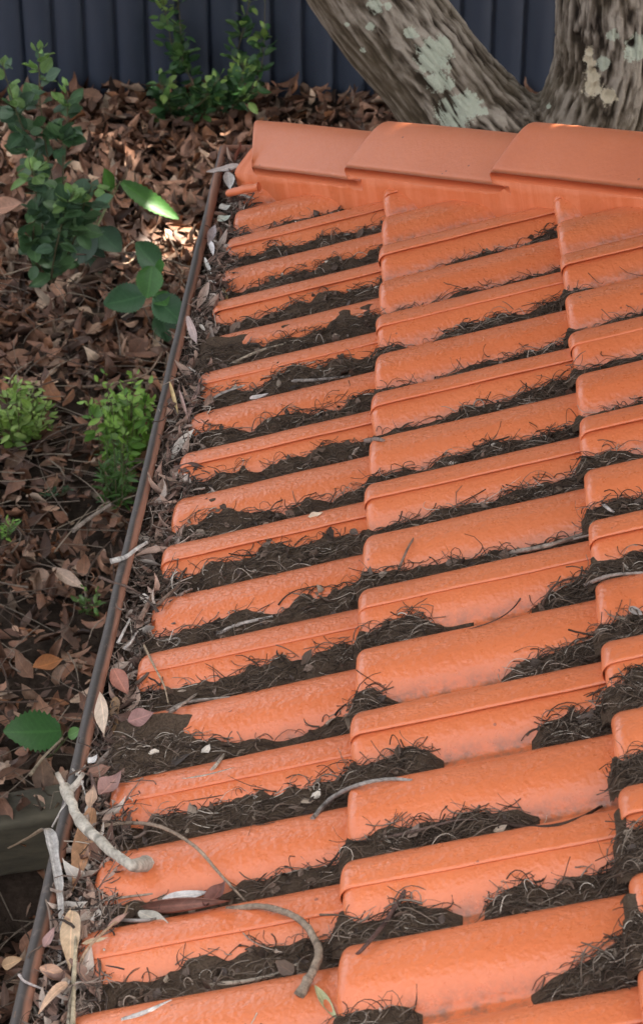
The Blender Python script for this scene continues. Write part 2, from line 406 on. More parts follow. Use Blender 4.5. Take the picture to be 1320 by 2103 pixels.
# fill of each channel: debris height as a share of the roll, along the course (t = 0 at the nose)
FILL = {
 (0, -3): [(0, .1), (1, .0)],
 (0, -2): [(0, .25), (.4, .35), (.7, .3), (.9, .2), (1, .1)],
 (0, -1): [(0, .45), (.3, .5), (.7, .5), (1, .5)],
 (0, 0): [(0, .5), (.2, .35), (.5, .55), (.6, .65), (.75, .45), (1, .55)],
 (0, 1): [(0, .55), (.3, .5), (.6, .6), (1, .6)],
 (0, 2): [(-.05, 1.1), (.08, .98), (.15, .8), (.24, .65), (.5, .6), (.8, .65), (1, .62)],
 (0, 3): [(0, .55), (.3, .62), (.5, .75), (.8, .65), (1, .62)],
 (0, 4): [(0, .6), (.3, .55), (.6, .6), (1, .6)],
 (0, 5): [(0, .45), (.2, .62), (.5, .5), (.7, .62), (1, .58)],
 (0, 6): [(0, .5), (.2, .68), (.45, .62), (.6, .45), (1, .52)],
 (0, 7): [(0, .5), (.15, .6), (.4, .55), (.55, .72), (.75, .62), (1, .6)],
 (0, 8): [(0, .45), (.25, .5), (.45, .42), (.6, .35), (.75, .6), (1, .62)],
 (0, 9): [(0, .5), (.3, .45), (.45, .45), (.55, .75), (.68, .55), (.72, .35), (.8, .6), (1, .6)],
 (0, 10): [(-.05, 1.25), (.08, 1.15), (.16, 1.02), (.24, .85), (.32, .62), (.55, .42), (.7, .1), (.8, .45), (1, .58)],
 (0, 11): [(0, .35), (.15, .45), (.35, .7), (.48, .5), (.55, .75), (.8, .6), (1, .55)],
 (0, 12): [(0, .25), (.2, .35), (.5, .12), (.6, .4), (.8, .42), (1, .5)],
 (0, 13): [(0, .35), (.3, .42), (.45, .6), (.7, .65), (.9, .5), (1, .55)],
 (0, 14): [(0, .5), (1, .5)],
 (1, -1): [(0, -.1), (1, -.1)],
 (1, 0): [(0, .12), (.2, .2), (.3, -.05), (1, -.1)],
 (1, 1): [(0, .0), (.25, .12), (.4, .3), (.6, .35), (.75, .2), (1, .5)],
 (1, 2): [(0, .2), (.3, .22), (.5, .36), (.7, .25), (1, .45)],
 (1, 3): [(0, .3), (.14, .28), (.18, .0), (.3, .1), (.4, .42), (.6, .5), (1, .5)],
 (1, 4): [(0, .32), (.18, .3), (.24, .08), (.4, .3), (.6, .55), (.75, .5), (1, .52)],
 (1, 5): [(0, .1), (.15, .25), (.35, .3), (.5, .45), (.62, .35), (.8, .6), (1, .6)],
 (1, 6): [(0, .35), (.2, .38), (.26, .15), (.34, .5), (.6, .52), (1, .62)],
 (1, 7): [(0, .22), (.2, .3), (.4, .45), (.6, .38), (.8, .62), (1, .6)],
 (1, 8): [(0, .42), (.25, .55), (.45, .35), (.65, .35), (.85, .25), (1, .45)],
 (1, 9): [(0, .42), (.1, .6), (.28, .6), (.36, .06), (.5, .04), (.72, .0), (.78, .5), (.9, .62), (1, .65)],
 (1, 10): [(0, .5), (.1, .58), (.15, .1), (.2, -.1), (.55, -.1), (.6, .2), (.68, .5), (.85, .6), (1, .68)],
 (1, 11): [(0, .42), (.12, .55), (.26, .6), (.32, .25), (.36, -.1), (.68, -.1), (.72, .45), (.85, .6), (1, .72)],
 (1, 12): [(0, .42), (.2, .5), (.45, .5), (.6, .42), (.68, .12), (.74, -.1), (1, -.1)],
 (1, 13): [(0, .5), (.15, .4), (.25, .55), (.36, .5), (.42, -.05), (.5, -.05), (.54, .6), (.66, .62), (.71, .2), (.8, .45), (1, .75)],
 (1, 14): [(0, .4), (.1, .42), (.25, .35), (.3, -.1), (.6, -.1), (.7, .3), (.85, .7), (1, .85)],
 (2, 1): [(0, -.1), (1, -.1)], (2, 2): [(0, -.05), (1, -.1)],
 (2, 3): [(0, .32), (.12, .25), (.2, .0), (.3, .05), (1, .2)],
 (2, 4): [(0, .25), (.2, .22), (.4, .35), (1, .4)],
 (2, 5): [(0, .25), (.2, .3), (.35, .35), (1, .4)],
 (2, 6): [(0, .35), (.3, .35), (1, .4)],
 (2, 7): [(0, .4), (.2, .42), (.28, .05), (1, .0)],
 (2, 8): [(0, .45), (.15, .6), (.3, .35), (1, .4)],
 (2, 9): [(0, .5), (.2, .5), (1, .5)],
 (2, 10): [(0, .5), (.2, .6), (1, .7)],
 (2, 11): [(0, .55), (.1, .7), (1, .75)],
 (2, 12): [(0, .6), (1, .6)], (2, 13): [(0, .7), (1, .75)], (2, 14): [(0, .8), (1, .85)],
}
def level(c, k, t):
    pts = FILL.get((c, k), [(0, .4), (1, .4)])
    t = np.asarray(t, float)
    xp = np.array([p[0] for p in pts], float); fp = np.array([p[1] for p in pts], float)
    lv = sum(np.interp(t+d, xp, fp) for d in (-.03, -.01, .01, .03))/4
    q = np.stack([t*14., 0*t+c*5.1, 0*t+k*1.7], -1)
    return lv*(.84 if c == 0 else .75 if k > 8 else .66)+.09*fbm(q, 3, 41)*np.clip(lv*4, 0, 1)
def debris_local(c, k, X, Yw):
    """height of the debris above the pan, in the tile's own frame"""
    t = X/.338
    u = -Yw-PITCH*k                           # 0 at the crest of roll k, .15 at the next
    lv = level(c, k, t)
    n = fbm(np.stack([X*26, Yw*26, np.full_like(X, c*7.3)], -1), 3, 3)
    z = lv*RH*1.12+n*.009*np.clip(lv*3, 0, 1)+(.075-u)*.12*np.clip(lv*2, 0, 1)
    z = np.where(lv < .03, -.012+lv*.05, z)
    z = z-np.clip(-X, 0, 1)*1.2
    return z
def roof_height(x, y, debris=True):
    x = np.asarray(x, float); y = np.asarray(y, float)
    c = np.clip(np.floor((x+EXP)/EXP+1e-9).astype(int), 0, 3)
    nx = np.array(NX)[c]; nz = np.array(NZ)[c]-RH*cT
    X = (x-nx)/cT
    z = profile(y)
    if debris:
        k = np.floor(-y/PITCH).astype(int)
        zd = np.full(z.shape, -1.)
        for ci, ki in set(zip(c.ravel().tolist(), k.ravel().tolist())):
            q = (c == ci) & (k == ki); zd[q] = debris_local(ci, ki, X[q], y[q])
        z = np.maximum(z, zd)
    h = nz+X*sT+z*cT
    gut = GZ-.120
    return np.where(x < -EXP-.004, gut, h)
def at_roof(px, py, lift=.004):
    d = ray(px, py); t0 = (2.4-CAM[2])/d[2]
    P = CAM+d*np.arange(t0, t0+2.6, .005)[:, None]
    hit = np.nonzero(P[:, 2]-lift <= roof_height(P[:, 0], P[:, 1]))[0]
    if len(hit): return P[hit[0]]
    return at_z(px, py, GZ-.13)

# ------------------------------------------------------------------ ground
WALLP = np.array([-.87, .10]); WALLD = norm(np.array([.93, .33]))     # line of the timber edging
WALLN = np.array([-WALLD[1], WALLD[0]])
def ground_z(x, y):
    s = (x-WALLP[0])*WALLN[0]+(y-WALLP[1])*WALLN[1]
    st = np.clip((s+.02)/.04, 0, 1)
    return -.30*(1-st)
def ground():
    gx = np.concatenate([[-60, -20, -8], np.linspace(-4, 3, 90), [8, 20, 60]])
    gy = np.concatenate([[-60, -20, -8], np.linspace(-2.5, 7, 150), [12, 25, 60]])
    X, Y = np.meshgrid(gx, gy, indexing='ij')
    P = np.stack([X*2, Y*2, 0*X], -1)
    Z = ground_z(X, Y)+.05*fbm(P, 3, 5)*(np.abs(X) < 6)-.03
    Z = Z+np.clip((Y-4.3)/.7, 0, 1)*.04*(np.abs(X) < 6)
    kind(mobj("ground", np.stack([X, Y, Z], -1).reshape(-1, 3), grid_faces(len(gx), len(gy)), M_GROUND), 'structure')
ground()

def litter():
    A = Acc()
    n = 25000
    x = rng.uniform(-2.7, 1.9, n); y = rng.uniform(-1.2, 5.0, n)
    keep = ~((x > .0) & (y < .3)); x, y = x[keep], y[keep]; n = len(x)
    z = ground_z(x, y)+.05*fbm(np.stack([x*2, y*2, 0*x], -1), 3, 5)+np.clip((y-4.3)/.7, 0, 1)*.04+rng.uniform(0, .05, n)**1.0-.01
    a = rng.uniform(0, 6.28, n); tl = rng.normal(0, .35, n)
    head = np.stack([np.cos(a)*np.cos(tl), np.sin(a)*np.cos(tl), np.sin(tl)], -1)
    up = norm(np.stack([rng.normal(0, .45, n), rng.normal(0, .45, n), np.ones(n)], -1))
    far = np.clip((y-1.0)/2.5, 0, 1)
    L = rng.uniform(.05, .105, n)*(1+.25*far)*np.where(rng.random(n) < (.45*(1-far)), .5, 1); Wd = L*rng.uniform(.34, .62, n)
    pos = np.stack([x, y, z], -1)-head*L[:, None]*.5
    V, F, uv, lid = leaves(pos, head, up, L, Wd, 'lance', 6, 3, rng.normal(0, 1.3, n), rng.normal(.2, .8, n), .13, 4)
    pal = np.array([(.15, .075, .048), (.20, .11, .075), (.10, .052, .036), (.26, .17, .125), (.30, .22, .17), (.20, .09, .045), (.075, .045, .034), (.34, .27, .22)])
    pr = np.array([.24, .22, .2, .12, .06, .06, .08, .02]); ci = rng.choice(len(pal), n, p=pr)
    colr = pal[ci]*rng.uniform(.45, 1.55, (n, 1))*np.array([1.18, 1.12, 1.0])
    A.add(V, F, col=colr[lid], luv=uv)
    o = A.build("leaf_litter", M_LITTER); kind(o, 'stuff')
    o['label'] = "brown fallen leaves covering the garden floor"
    # fine sticks among the leaves
    m = 500; x = rng.uniform(-1.6, -.4, m); y = rng.uniform(-.3, 3.4, m); a = rng.uniform(0, 6.28, m); Lh = rng.uniform(.04, .17, m)
    t = np.linspace(-1, 1, 6)[None, :]; cur = rng.normal(0, .25, m)[:, None]
    dx, dy = np.cos(a)[:, None], np.sin(a)[:, None]
    px = x[:, None]+Lh[:, None]*(t*dx-cur*t*t*dy); py = y[:, None]+Lh[:, None]*(t*dy+cur*t*t*dx)
    pz = ground_z(px, py)+.05+rng.uniform(0, .03, (m, 1))+t*rng.normal(0, .012, (m, 1))
    V, F = tubes(np.stack([px, py, pz], -1), rng.uniform(.0012, .0032, m))
    cc = np.array([(.22, .17, .13), (.3, .24, .18), (.12, .08, .06)])[rng.integers(0, 3, m)]*rng.uniform(.7, 1.2, (m, 1))
    o2 = mobj("stick_litter", V, F, M_TWIG, None, True, {'col': np.repeat(cc, 24, 0)}); kind(o2, 'stuff')
    o2['label'] = "thin dry sticks scattered through the fallen leaves"
litter()

# ------------------------------------------------------------------ fence
def fence():
    Y = 5.03; root = empty("fence", "dark navy corrugated steel fence behind the tree and shrubs", "fence", (0, Y, 0))
    p0 = at_y(306, 100, Y)[0]; pit = .1315
    prof = [(0, .0), (.010, .0), (.020, -.026), (.068, -.031), (.120, -.026)]
    i0 = -22
    for s in range(9):
        xs, ds = [], []
        for r in range(6):
            for (a, d) in prof:
                xs.append(p0-.008+(i0+s*6+r)*pit+a); ds.append(d)
        xs.append(p0-.008+(i0+s*6+6)*pit+.009); ds.append(.0016)
        off = 0.
        zs = np.array([-.06, .4, .9, 1.85])
        V = np.array([(x, d+off, z) for x, d in zip(xs, ds) for z in zs]); n = len(xs)
        F = grid_faces(n, 4)
        V2 = V.copy(); V2[:, 1] += .001
        mobj("fence_sheet", np.vstack([V, V2]), np.vstack([F, F[:, ::-1]+len(V)]), M_FENCE, root, smooth=False)
    x0 = p0-.008+i0*pit; x1 = x0+54*pit
    for z in (1.83,):
        V, F = box(x0, x1, -.05, .03, z, z+.05); mobj("top_rail", V, F, M_FENCE, root, False)
fence()

# ------------------------------------------------------------------ timber edging
def edging():
    root = empty("retaining_edge", "low weathered timber sleeper edging below the gutter at lower left", "retaining wall", (WALLP[0], WALLP[1], 0))
    for zz, dd, zt in ((-.125, -.0, .03), (-.34, .035, -.13)):
        L = 1.6; nx, ny = 40, 12
        prof = []
        w, h = .13, zt-zz; r = .012
        ring = []
        for cx, cz, a0 in ((w-r, h-r, 0), (r, h-r, 90), (r, r, 180), (w-r, r, 270)):
            for a in (0, 30, 60, 90):
                ring.append((cx+r*math.cos(math.radians(a0+a)), cz+r*math.sin(math.radians(a0+a))))
        ring = np.array(ring); s = np.linspace(-L/2-.3, L/2-.3, nx)
        V = np.zeros((nx, len(ring), 3))
        V[..., 0] = s[:, None]*WALLD[0]+(ring[:, 0]+dd-.02)[None]*WALLN[0]
        V[..., 1] = s[:, None]*WALLD[1]+(ring[:, 0]+dd-.02)[None]*WALLN[1]
        V[..., 2] = zz+ring[:, 1][None]
        V += .006*np.stack([fbm(V*9, 3, i) for i in (1, 2, 3)], -1)
        F = [tuple(f) for f in grid_faces(nx, len(ring), wrap_v=True)]+[tuple(range(len(ring)))[::-1], tuple((nx-1)*len(ring)+i for i in range(len(ring)))]
        mobj("sleeper", V.reshape(-1, 3), F, M_SLEEPER, root)
edging()

# ------------------------------------------------------------------ house: roof, hip, gutter, wall
HOUSE = empty("house", "low house corner with orange tiled hip roof and a litter filled gutter", "house", (1.2, -1.5, 0))
def under(name, V, F, m, parent, smooth=True, attrs=None):
    o = mobj(name, V, F, m, parent, smooth, attrs); return o
HOUSE_INV = Matrix.Translation(-Vector(HOUSE.location))
def hpart(name, V, F, m, smooth=True, attrs=None, parent=None):
    V = np.asarray(V, float)-np.array(HOUSE.location)
    return mobj(name, V, F, m, parent or HOUSE, smooth, attrs)

# roof underlay (battens and sarking under the tiles), also the part that carries the tiles
def under_roof():
    pts = []
    off = -.075
    hipx = np.linspace(-.26, 2.6, 12)
    near = [(x, -5.0, GZ+off+math.tan(SLOPE)*x) for x in hipx]
    hip = [(x, HIPC-x, GZ+off+math.tan(SLOPE)*x) for x in hipx]
    V = near+hip; n = len(hipx)
    F = [(i, i+1, n+i+1, n+i) for i in range(n-1)]
    far = [(2.6, HIPC+.26, GZ+off-math.tan(SLOPE)*.26)]
    V2 = [(x, HIPC-x, GZ+off+math.tan(SLOPE)*x-.001) for x in hipx]+[(x, HIPC+.26, GZ+off+math.tan(SLOPE)*-.26-.001) for x in hipx]
    m0 = len(V); V = V+V2; F += [(m0+i, m0+i+1, m0+n+i+1, m0+n+i) for i in range(n-1)]
    return hpart("roof", np.array(V), F, M_SLEEPER, False)
ROOF = under_roof()

def tile_mesh(seed, lap_lift):
    """one tile: two rolls, lap edge at local y=0, nose at x=0; local frame X up the slope"""
    r = .017
    xs = np.concatenate([r*(1-np.cos(np.linspace(0, np.pi/2, 8))), np.linspace(.03, .41, 20)])
    ys = np.concatenate([[0., .0012], np.linspace(.004, .318, 72)])
    X, Y = np.meshgrid(xs, ys, indexing='ij')
    Z = profile(Y-.02)
    lift = lap_lift*(1-np.clip((Y-.03)/.07, 0, 1))+.0005
    Z = Z+lift
    dn = np.where(X < r, r-np.sqrt(np.maximum(r*r-(r-X)**2, 0)), 0)
    Z = Z-dn*.95
    Z[:, 0] -= .002
    wob = .0012*fbm(np.stack([X*14, Y*14, 0*X+seed*3.1], -1), 3, seed)
    Z = Z+wob
    Xo = X+.0015*fbm(np.stack([Y*30, 0*X+seed, X*0], -1), 2, seed+5)*(X < .02)
    nu, nv = X.shape
    top = np.stack([Xo, Y, Z], -1).reshape(-1, 3)
    low = np.clip(1-profile(Y-.02)/(RH*.62), 0, 1).reshape(-1)
    F = [grid_faces(nu, nv)]
    # nose face going down and back
    V = [top]; A = [low]; off = len(top)
    f0 = top[:nv]
    rows = [f0]
    for dx, dz in ((.0005, -.006), (.003, -.012), (.012, -.016), (.05, -.017)):
        q = f0+np.array([dx, 0, dz]); rows.append(q)
    rows = np.array(rows); V.append(rows.reshape(-1, 3)); A.append(np.full(rows.shape[0]*nv, .3))
    F.append(grid_faces(len(rows), nv)[:, ::-1]+off); off += rows.shape[0]*nv
    # lap skirt along the near edge
    e = top.reshape(nu, nv, 3)[:, 0]
    sk = np.stack([e, e+np.array([0, .0004, -.0016]), e+np.array([0, .009, -.0022]), e+np.array([0, .012, -.012])], 0)
    V.append(sk.reshape(-1, 3)); A.append(np.full(4*nu, .2)); F.append(grid_faces(4, nu)+off)
    return np.concatenate(V), np.concatenate(F), np.concatenate(A)
TILES = [tile_mesh(s, l) for s, l in ((1, .0056), (2, .0048), (3, .0036), (4, .0064))]
TILE_ME = [mesh_data("roof_tile", V, F, M_TILE, True, {'low': A}) for V, F, A in TILES]
def clip_mesh(me, M, plane_co, plane_no):
    bm = bmesh.new(); bm.from_mesh(me); bm.transform(M)
    bmesh.ops.bisect_plane(bm, geom=bm.verts[:]+bm.edges[:]+bm.faces[:], plane_co=plane_co, plane_no=plane_no, clear_outer=True, dist=1e-6)
    if not bm.faces: bm.free(); return None
    bm.transform(M.inverted()); n = bpy.data.meshes.new("roof_tile"); bm.to_mesh(n); bm.free()
    n.materials.append(M_TILE); return n
def place_tiles():
    hip_no = Vector((1, 1, 0)).normalized(); hip_co = Vector((HIPC-.07, 0, 0))
    far_no = Vector((-1, -1, 0)).normalized(); far_co = Vector((HIPC+.05, 0, 0))
    for c in range(4):
        for k in range(-5, 19, 2):
            y0 = -PITCH*k-.02
            rr = random.Random(c*100+k)
            if NX[c]+y0 > HIPC: continue
            v = rr.choice([0, 0, 1, 2, 3])
            rot = Matrix.Rotation(rr.gauss(0, .0022), 4, 'Z') @ Matrix.Rotation(rr.gauss(0, .0018), 4, 'X')
            M = Matrix.Translation((NX[c]+rr.gauss(0, .0015), y0+rr.gauss(0, .0008), NZ[c]-RH*cT+rr.gauss(0, .0008))) @ Matrix.Rotation(-TT, 4, 'Y') @ rot
            me = TILE_ME[v]
            if NX[c]+.42+y0+.33 > HIPC-.06:
                me = clip_mesh(me, M, hip_co, hip_no)
                if me is None: continue
            o = add("roof_tile", me, ROOF); o.matrix_world = M; o.matrix_parent_inverse = Matrix.Identity(4)
            o.matrix_basis = Matrix.Translation(-Vector(HOUSE.location)) @ M
    # the far slope beyond the hip, courses turned through a right angle
    for c in range(3):
        for i in range(0, 8):
            # local X up the slope is -y in the world, local Y across is +x
            nose_y = HIPC+EXP-EXP*c; x0 = -.55+.3*i
            M = Matrix.Translation((x0, nose_y, NZ[c]-RH*cT)) @ Matrix.Rotation(-math.pi/2, 4, 'Z') @ Matrix.Rotation(-TT, 4, 'Y')
            me = TILE_ME[i % 4]
            me = clip_mesh(me, M, far_co, far_no)
            if me is None: continue
            o = add("roof_tile", me, ROOF); o.matrix_basis = Matrix.Translation(-Vector(HOUSE.location)) @ M
place_tiles()

# hip caps
HD = norm(np.array([1, -1, .1212/.3156])); HS = norm(np.array([-1., -1, 0])); HN = np.cross(HD, HS); HN = HN if HN[2] > 0 else -HN
def hip_pt(xp): return np.array([xp, HIPC-xp, GZ+.1212/.3156*xp])
def cap(x0, length, seed, mitre=False):
    n, m = 26, 41
    s = np.concatenate([[0, .002, .005, .009], np.linspace(.02, length, n-4)]); w = np.linspace(-.122, .122, m)
    S, Wm = np.meshgrid(s, w, indexing='ij')
    apex = .082-.028*S/length
    top = apex-.64*(np.sqrt(Wm**2+.030**2)-.030)
    top = top-np.where(S < .009, .0065*(1-np.sqrt(np.maximum(0, 1-((.009-S)/.009)**2))), 0)
    top = top-np.where(np.abs(Wm) > .117, (np.abs(Wm)-.117)*.5, 0)
    wid = 1.+0*S
    top = top+.0012*fbm(np.stack([S*12, Wm*12, 0*S+seed], -1), 3, seed)
    P0 = hip_pt(x0)
    def w3(S, Wv, Z):
        return P0+S[..., None]*HD+Wv[..., None]*HS+Z[..., None]*HN
    Sx = S.copy()
    if mitre: Sx = S+np.where(S < .12, (Wm)*1.0*(1-S/.12), 0)
    T = w3(Sx, Wm*wid, top); U = w3(Sx+.002*(S < .001), Wm*wid*.97, top-.021)
    V = np.concatenate([T.reshape(-1, 3), U.reshape(-1, 3)]); nn = n*m
    F = [grid_faces(n, m)[:, ::-1], grid_faces(n, m)+nn]
    def strip(i): return np.stack([i[:-1], i[1:], i[1:]+nn, i[:-1]+nn], 1)
    idx = np.arange(nn).reshape(n, m)
    F += [strip(idx[0]), strip(idx[-1])[:, ::-1], strip(idx[:, 0])[:, ::-1], strip(idx[:, -1])]
    hpart("hip_cap", V, np.concatenate(F), M_CAP, True, {'low': np.zeros(len(V))}, ROOF)
    o = bpy.context.scene.objects
for i, x0 in enumerate((-.285, .0, .283, .568, .853)):
    cap(x0, .46, i+1, mitre=(i == 0))
def mortar():
    n, m = 150, 22
    s = np.linspace(.055, 2.1, n)
    # ring: near wall down, closed below and far wall
    half = [(.110, .010), (.1195, .004), (.1198, -.01), (.1195, -.024), (.119, -.04), (.119, -.058), (.119, -.095)]
    ring = np.array([(-w, z) for w, z in half[::-1]]+[(-.07, .018), (-.03, .033), (0, .036), (.03, .033), (.07, .018)]+half)
    V = P = hip_pt(-.285)+s[:, None, None]*HD+ring[None, :, :1]*HS+ring[None, :, 1:]*HN
    wr = np.abs(ring[:, 0]); Sc = (s % .4175)/.46
    und = .082-.028*Sc[:, None]-.64*(np.sqrt(wr[None]**2+.030**2)-.030)-.017-np.where(wr > .115, .004, 0)[None]
    topz = np.where((ring[:, 1] > -.012)[None], und, np.minimum(ring[:, 1][None], und-.004))
    V = hip_pt(-.285)+s[:, None, None]*HD+ring[None, :, :1]*HS+topz[..., None]*HN
    d = .004*fbm(V*30, 3, 9)
    V = V+HS*(d*np.sign(ring[:, 0])[None])[..., None]
    al = np.stack(np.broadcast_arrays(s[:, None], ring[None, :, 1], ring[None, :, 0]), -1)
    k = len(ring)
    F = grid_faces(n, k).tolist()+[list(range(k))]
    hpart("hip_mortar", V.reshape(-1, 3), [tuple(f) for f in F], M_MORTAR, True, {'along': al.reshape(-1, 3)}, ROOF)
mortar()
# broken strip of tile edge left over the corner
def strip_piece():
    a = at_z(466, 398, GZ-.10); b = at_z(532, 384, GZ-.075)
    P = spline([a, (a+b)/2+np.array([0, 0, .002]), b], 14)
    V, F = tube(P, np.concatenate([[.006], np.full(12, .0085), [.011]]), 10, .15, 3)
    hpart("tile_offcut", V, F, M_CAP, True, {'low': np.zeros(len(V))}, ROOF)
strip_piece()

# gutter
LX, LZ, LY = -.374, GZ-.125, .69
def gutter():
    # section (outward distance from lip centre, height), from back wall round to the front
    sec = np.array([(-.115, -.005), (-.115, -.085), (-.105, -.092), (-.02, -.095), (-.006, -.09), (-.002, -.07), (-.003, -.01)])
    def sweep(sec, closed):
        path = [(-1, -5.0), (-1, -2.5)]+[(0, y) for y in ()]
        k = len(sec); rows = []
        ysamp = np.concatenate([np.linspace(-5, -2.6, 6), np.linspace(-2.5, LY, 90)])
        out = []
        for y in ysamp:
            out.append([(LX-0+(-o), min(y, LY+o) if y >= LY-1e-6 else y, LZ+z+.002*math.sin(y*3.1)*0) for o, z in sec])
        for x in np.linspace(LX, 2.2, 40)[1:]:
            out.append([(max(x, LX-o), LY+o, LZ+z) for o, z in sec])
        return np.array(out)
    s2 = sec.copy()
    V = sweep(s2, False); n, k, _ = V.shape
    V2 = V+np.array([0, 0, -.0012])
    trough = hpart("gutter", V.reshape(-1, 3), grid_faces(n, k), M_GUTTER, True, {'wear_shade': np.full(n*k, .8)})
    a = np.arange(14)/14*2*np.pi
    ring = np.stack([.0105*np.cos(a), .0105*np.sin(a)], -1)          # rolled front bead
    V = sweep(ring, True); n, k, _ = V.shape
    wob = .0026*np.stack([fbm(V*4, 2, 1), fbm(V*5, 2, 2), fbm(V*5, 2, 3)], -1); V = V+wob
    # grime and painted-in shade grow outward, paint survives on the roof side and near the corner
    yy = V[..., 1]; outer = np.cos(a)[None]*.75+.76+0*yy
    wear_shade = outer-np.clip((yy-.1)/.35, 0, 1)*.75
    hpart("gutter_bead", V.reshape(-1, 3), grid_faces(n, k, wrap_v=True), M_GUTTER, True, {'wear_shade': wear_shade.reshape(-1)}, trough)
    # fascia board behind the gutter
    V, F = box(LX+.118, LX+.14, -5.0, LY-.14, GZ-.30, GZ-.16); hpart("fascia", V, F, M_GUTTER, False, {'wear_shade': np.full(8, .4)})
gutter()
def walls():
    V, F = box(.12, 4.2, -5.0, .2, -.05, GZ-.2)
    hpart("wall", V, F, M_WALL, False)
walls()

# ------------------------------------------------------------------ debris in the channels and in the gutter
def debris():
    A = Acc(); St = []; Sr = []; Sc = []
    for c in range(4):
        for k in range(-3, 17):
            if (c, k) not in FILL and not (c == 3 or k > 14): continue
            if NX[c]-PITCH*(k+.5) > HIPC-.12: continue
            X = np.linspace(-.012, .375, 120); u = np.linspace(-.0, .15, 34)
            XX, UU = np.meshgrid(X, u, indexing='ij'); YY = -PITCH*k-UU
            Z = debris_local(c, k, XX, YY)
            P = tile_to_world(c, XX, YY, Z)
            bad = (P[..., 0]+P[..., 1] > HIPC-.135)
            F = grid_faces(120, 34); fb = bad.reshape(-1)[F].any(1)
            vis = (Z > profile(YY)-.006).reshape(-1)[F].any(1)
            F = F[(~fb) & vis]
            if len(F): A.add(P.reshape(-1, 3), F)
            # strands
            n = (700 if c == 0 else 1200) if c < 3 else 300
            xs = rng.uniform(-.01, .338, n); lv = level(c, k, xs/.338)
            ok = rng.random(n) < np.clip(lv*1.9+.02, 0, 1)*(.75 if c == 0 else 1); xs = xs[ok]; lv = lv[ok]; n = len(xs)
            if not n: continue
            # stay on the open strip of debris on the side of the near face
            us = rng.uniform(.03, .135, n); ys = -PITCH*k-us
            zs = debris_local(c, k, xs, ys)
            pz = profile(ys); ok = zs > pz-.004; xs, ys, zs = xs[ok], ys[ok], zs[ok]; n = len(xs)
            if not n: continue
            ang = rng.normal(0, .6, n)+np.where(rng.random(n) < .5, 0, np.pi); Ls = rng.gamma(2.6, .0095, n)+.008
            t = np.linspace(-.5, .5, 7)[None]
            cur = (rng.normal(0, 1.3, n)*rng.random(n)**.6)[:, None]
            a = ang[:, None]+cur*t*2
            dx = np.cumsum(np.cos(a), 1)/7*Ls[:, None]; dy = np.cumsum(np.sin(a), 1)/7*Ls[:, None]
            dx -= dx.mean(1, keepdims=True); dy -= dy.mean(1, keepdims=True)
            px = xs[:, None]+dx; py = ys[:, None]+dy
            base = np.maximum(debris_local(c, k, px, np.clip(py, -PITCH*k-.15, -PITCH*k)), profile(py))
            arch = rng.gamma(1.2, .0028, n)[:, None]*(1-4*t*t)
            tip = (rng.random(n) < .08)[:, None]*rng.uniform(.0, .02, n)[:, None]*(t+.5)**2
            pzz = base*.6+(zs[:, None])*.4+.0015+arch+tip
            pzz = np.maximum(pzz, base+.0008)
            W = tile_to_world(c, px, py, pzz)
            ok = ~(W[..., 0]+W[..., 1] > HIPC-.13).any(1); W = W[ok]; n = len(W)
            St.append(W); Sr.append(rng.uniform(.00035, .0009, n)*(1+.8*(rng.random(n) < .06)))
            ci = rng.choice(5, n, p=[.40, .30, .19, .08, .03])
            Sc.append(np.array([(.058, .040, .029), (.115, .081, .058), (.18, .135, .102), (.32, .255, .20), (.58, .50, .41)])[ci]*rng.uniform(.7, 1.25, (n, 1)))
    # crumbs: bits of leaf, chips of twig and grit among the fibres
    bits = []
    for c in range(3):
        for k in range(-3, 16):
            if (c, k) not in FILL: continue
            n = 70 if c == 0 else 45
            xs = rng.uniform(-.01, .338, n); us = rng.uniform(.03, .135, n); ys = -PITCH*k-us
            zs = debris_local(c, k, xs, ys); lv = level(c, k, xs/.338)
            ok = (zs > profile(ys)-.002) & (lv > .12); W = tile_to_world(c, xs, ys, zs+.0025)[ok]
            bits.append(W[W[:, 0]+W[:, 1] < HIPC-.14])
    B = np.concatenate(bits); n = len(B); a = rng.uniform(0, 6.28, n); tl = rng.normal(.1, .4, n)
    head = np.stack([np.cos(a)*np.cos(tl), np.sin(a)*np.cos(tl), np.sin(tl)], -1)
    L = rng.gamma(3., .0035, n)+.004; Wd = L*rng.uniform(.25, .9, n)
    Vb, Fb, uvb, lid = leaves(B-head*L[:, None]*.5, head, norm(rng.normal(0, .6, (n, 3))+np.array([-.1, -.3, 1])), L, Wd, 'oval', 4, 3, rng.normal(0, 1., n), rng.normal(.2, .6, n), .1, 3)
    pal = np.array([(.13, .085, .06), (.20, .14, .105), (.08, .055, .042), (.36, .28, .21), (.62, .54, .45)])
    cb = pal[rng.choice(5, n, p=[.36, .27, .22, .10, .05])]*rng.uniform(.7, 1.25, (n, 1))
    o = kind(mobj("crumb_debris", Vb, Fb, M_DEADLEAF, None, True, {'col': cb[lid], 'luv': uvb}), 'stuff')
    o['label'] = "crumbs of broken leaf and grit in the tile channels"
    o = kind(A.build("soil_debris", M_SOIL), 'stuff'); o['label'] = "dark rotted leaf mould packed into the tile channels"
    P = np.concatenate(St); r = np.concatenate(Sr); cc = np.concatenate(Sc)
    V, F = tubes(P, r, 4, .5)
    o = kind(mobj("fibre_debris", V, F, M_FIBRE, None, True, {'col': np.repeat(cc, P.shape[1]*4, 0)}), 'stuff')
    o['label'] = "tangled dark dry fibres lying along the tile channels"
debris()

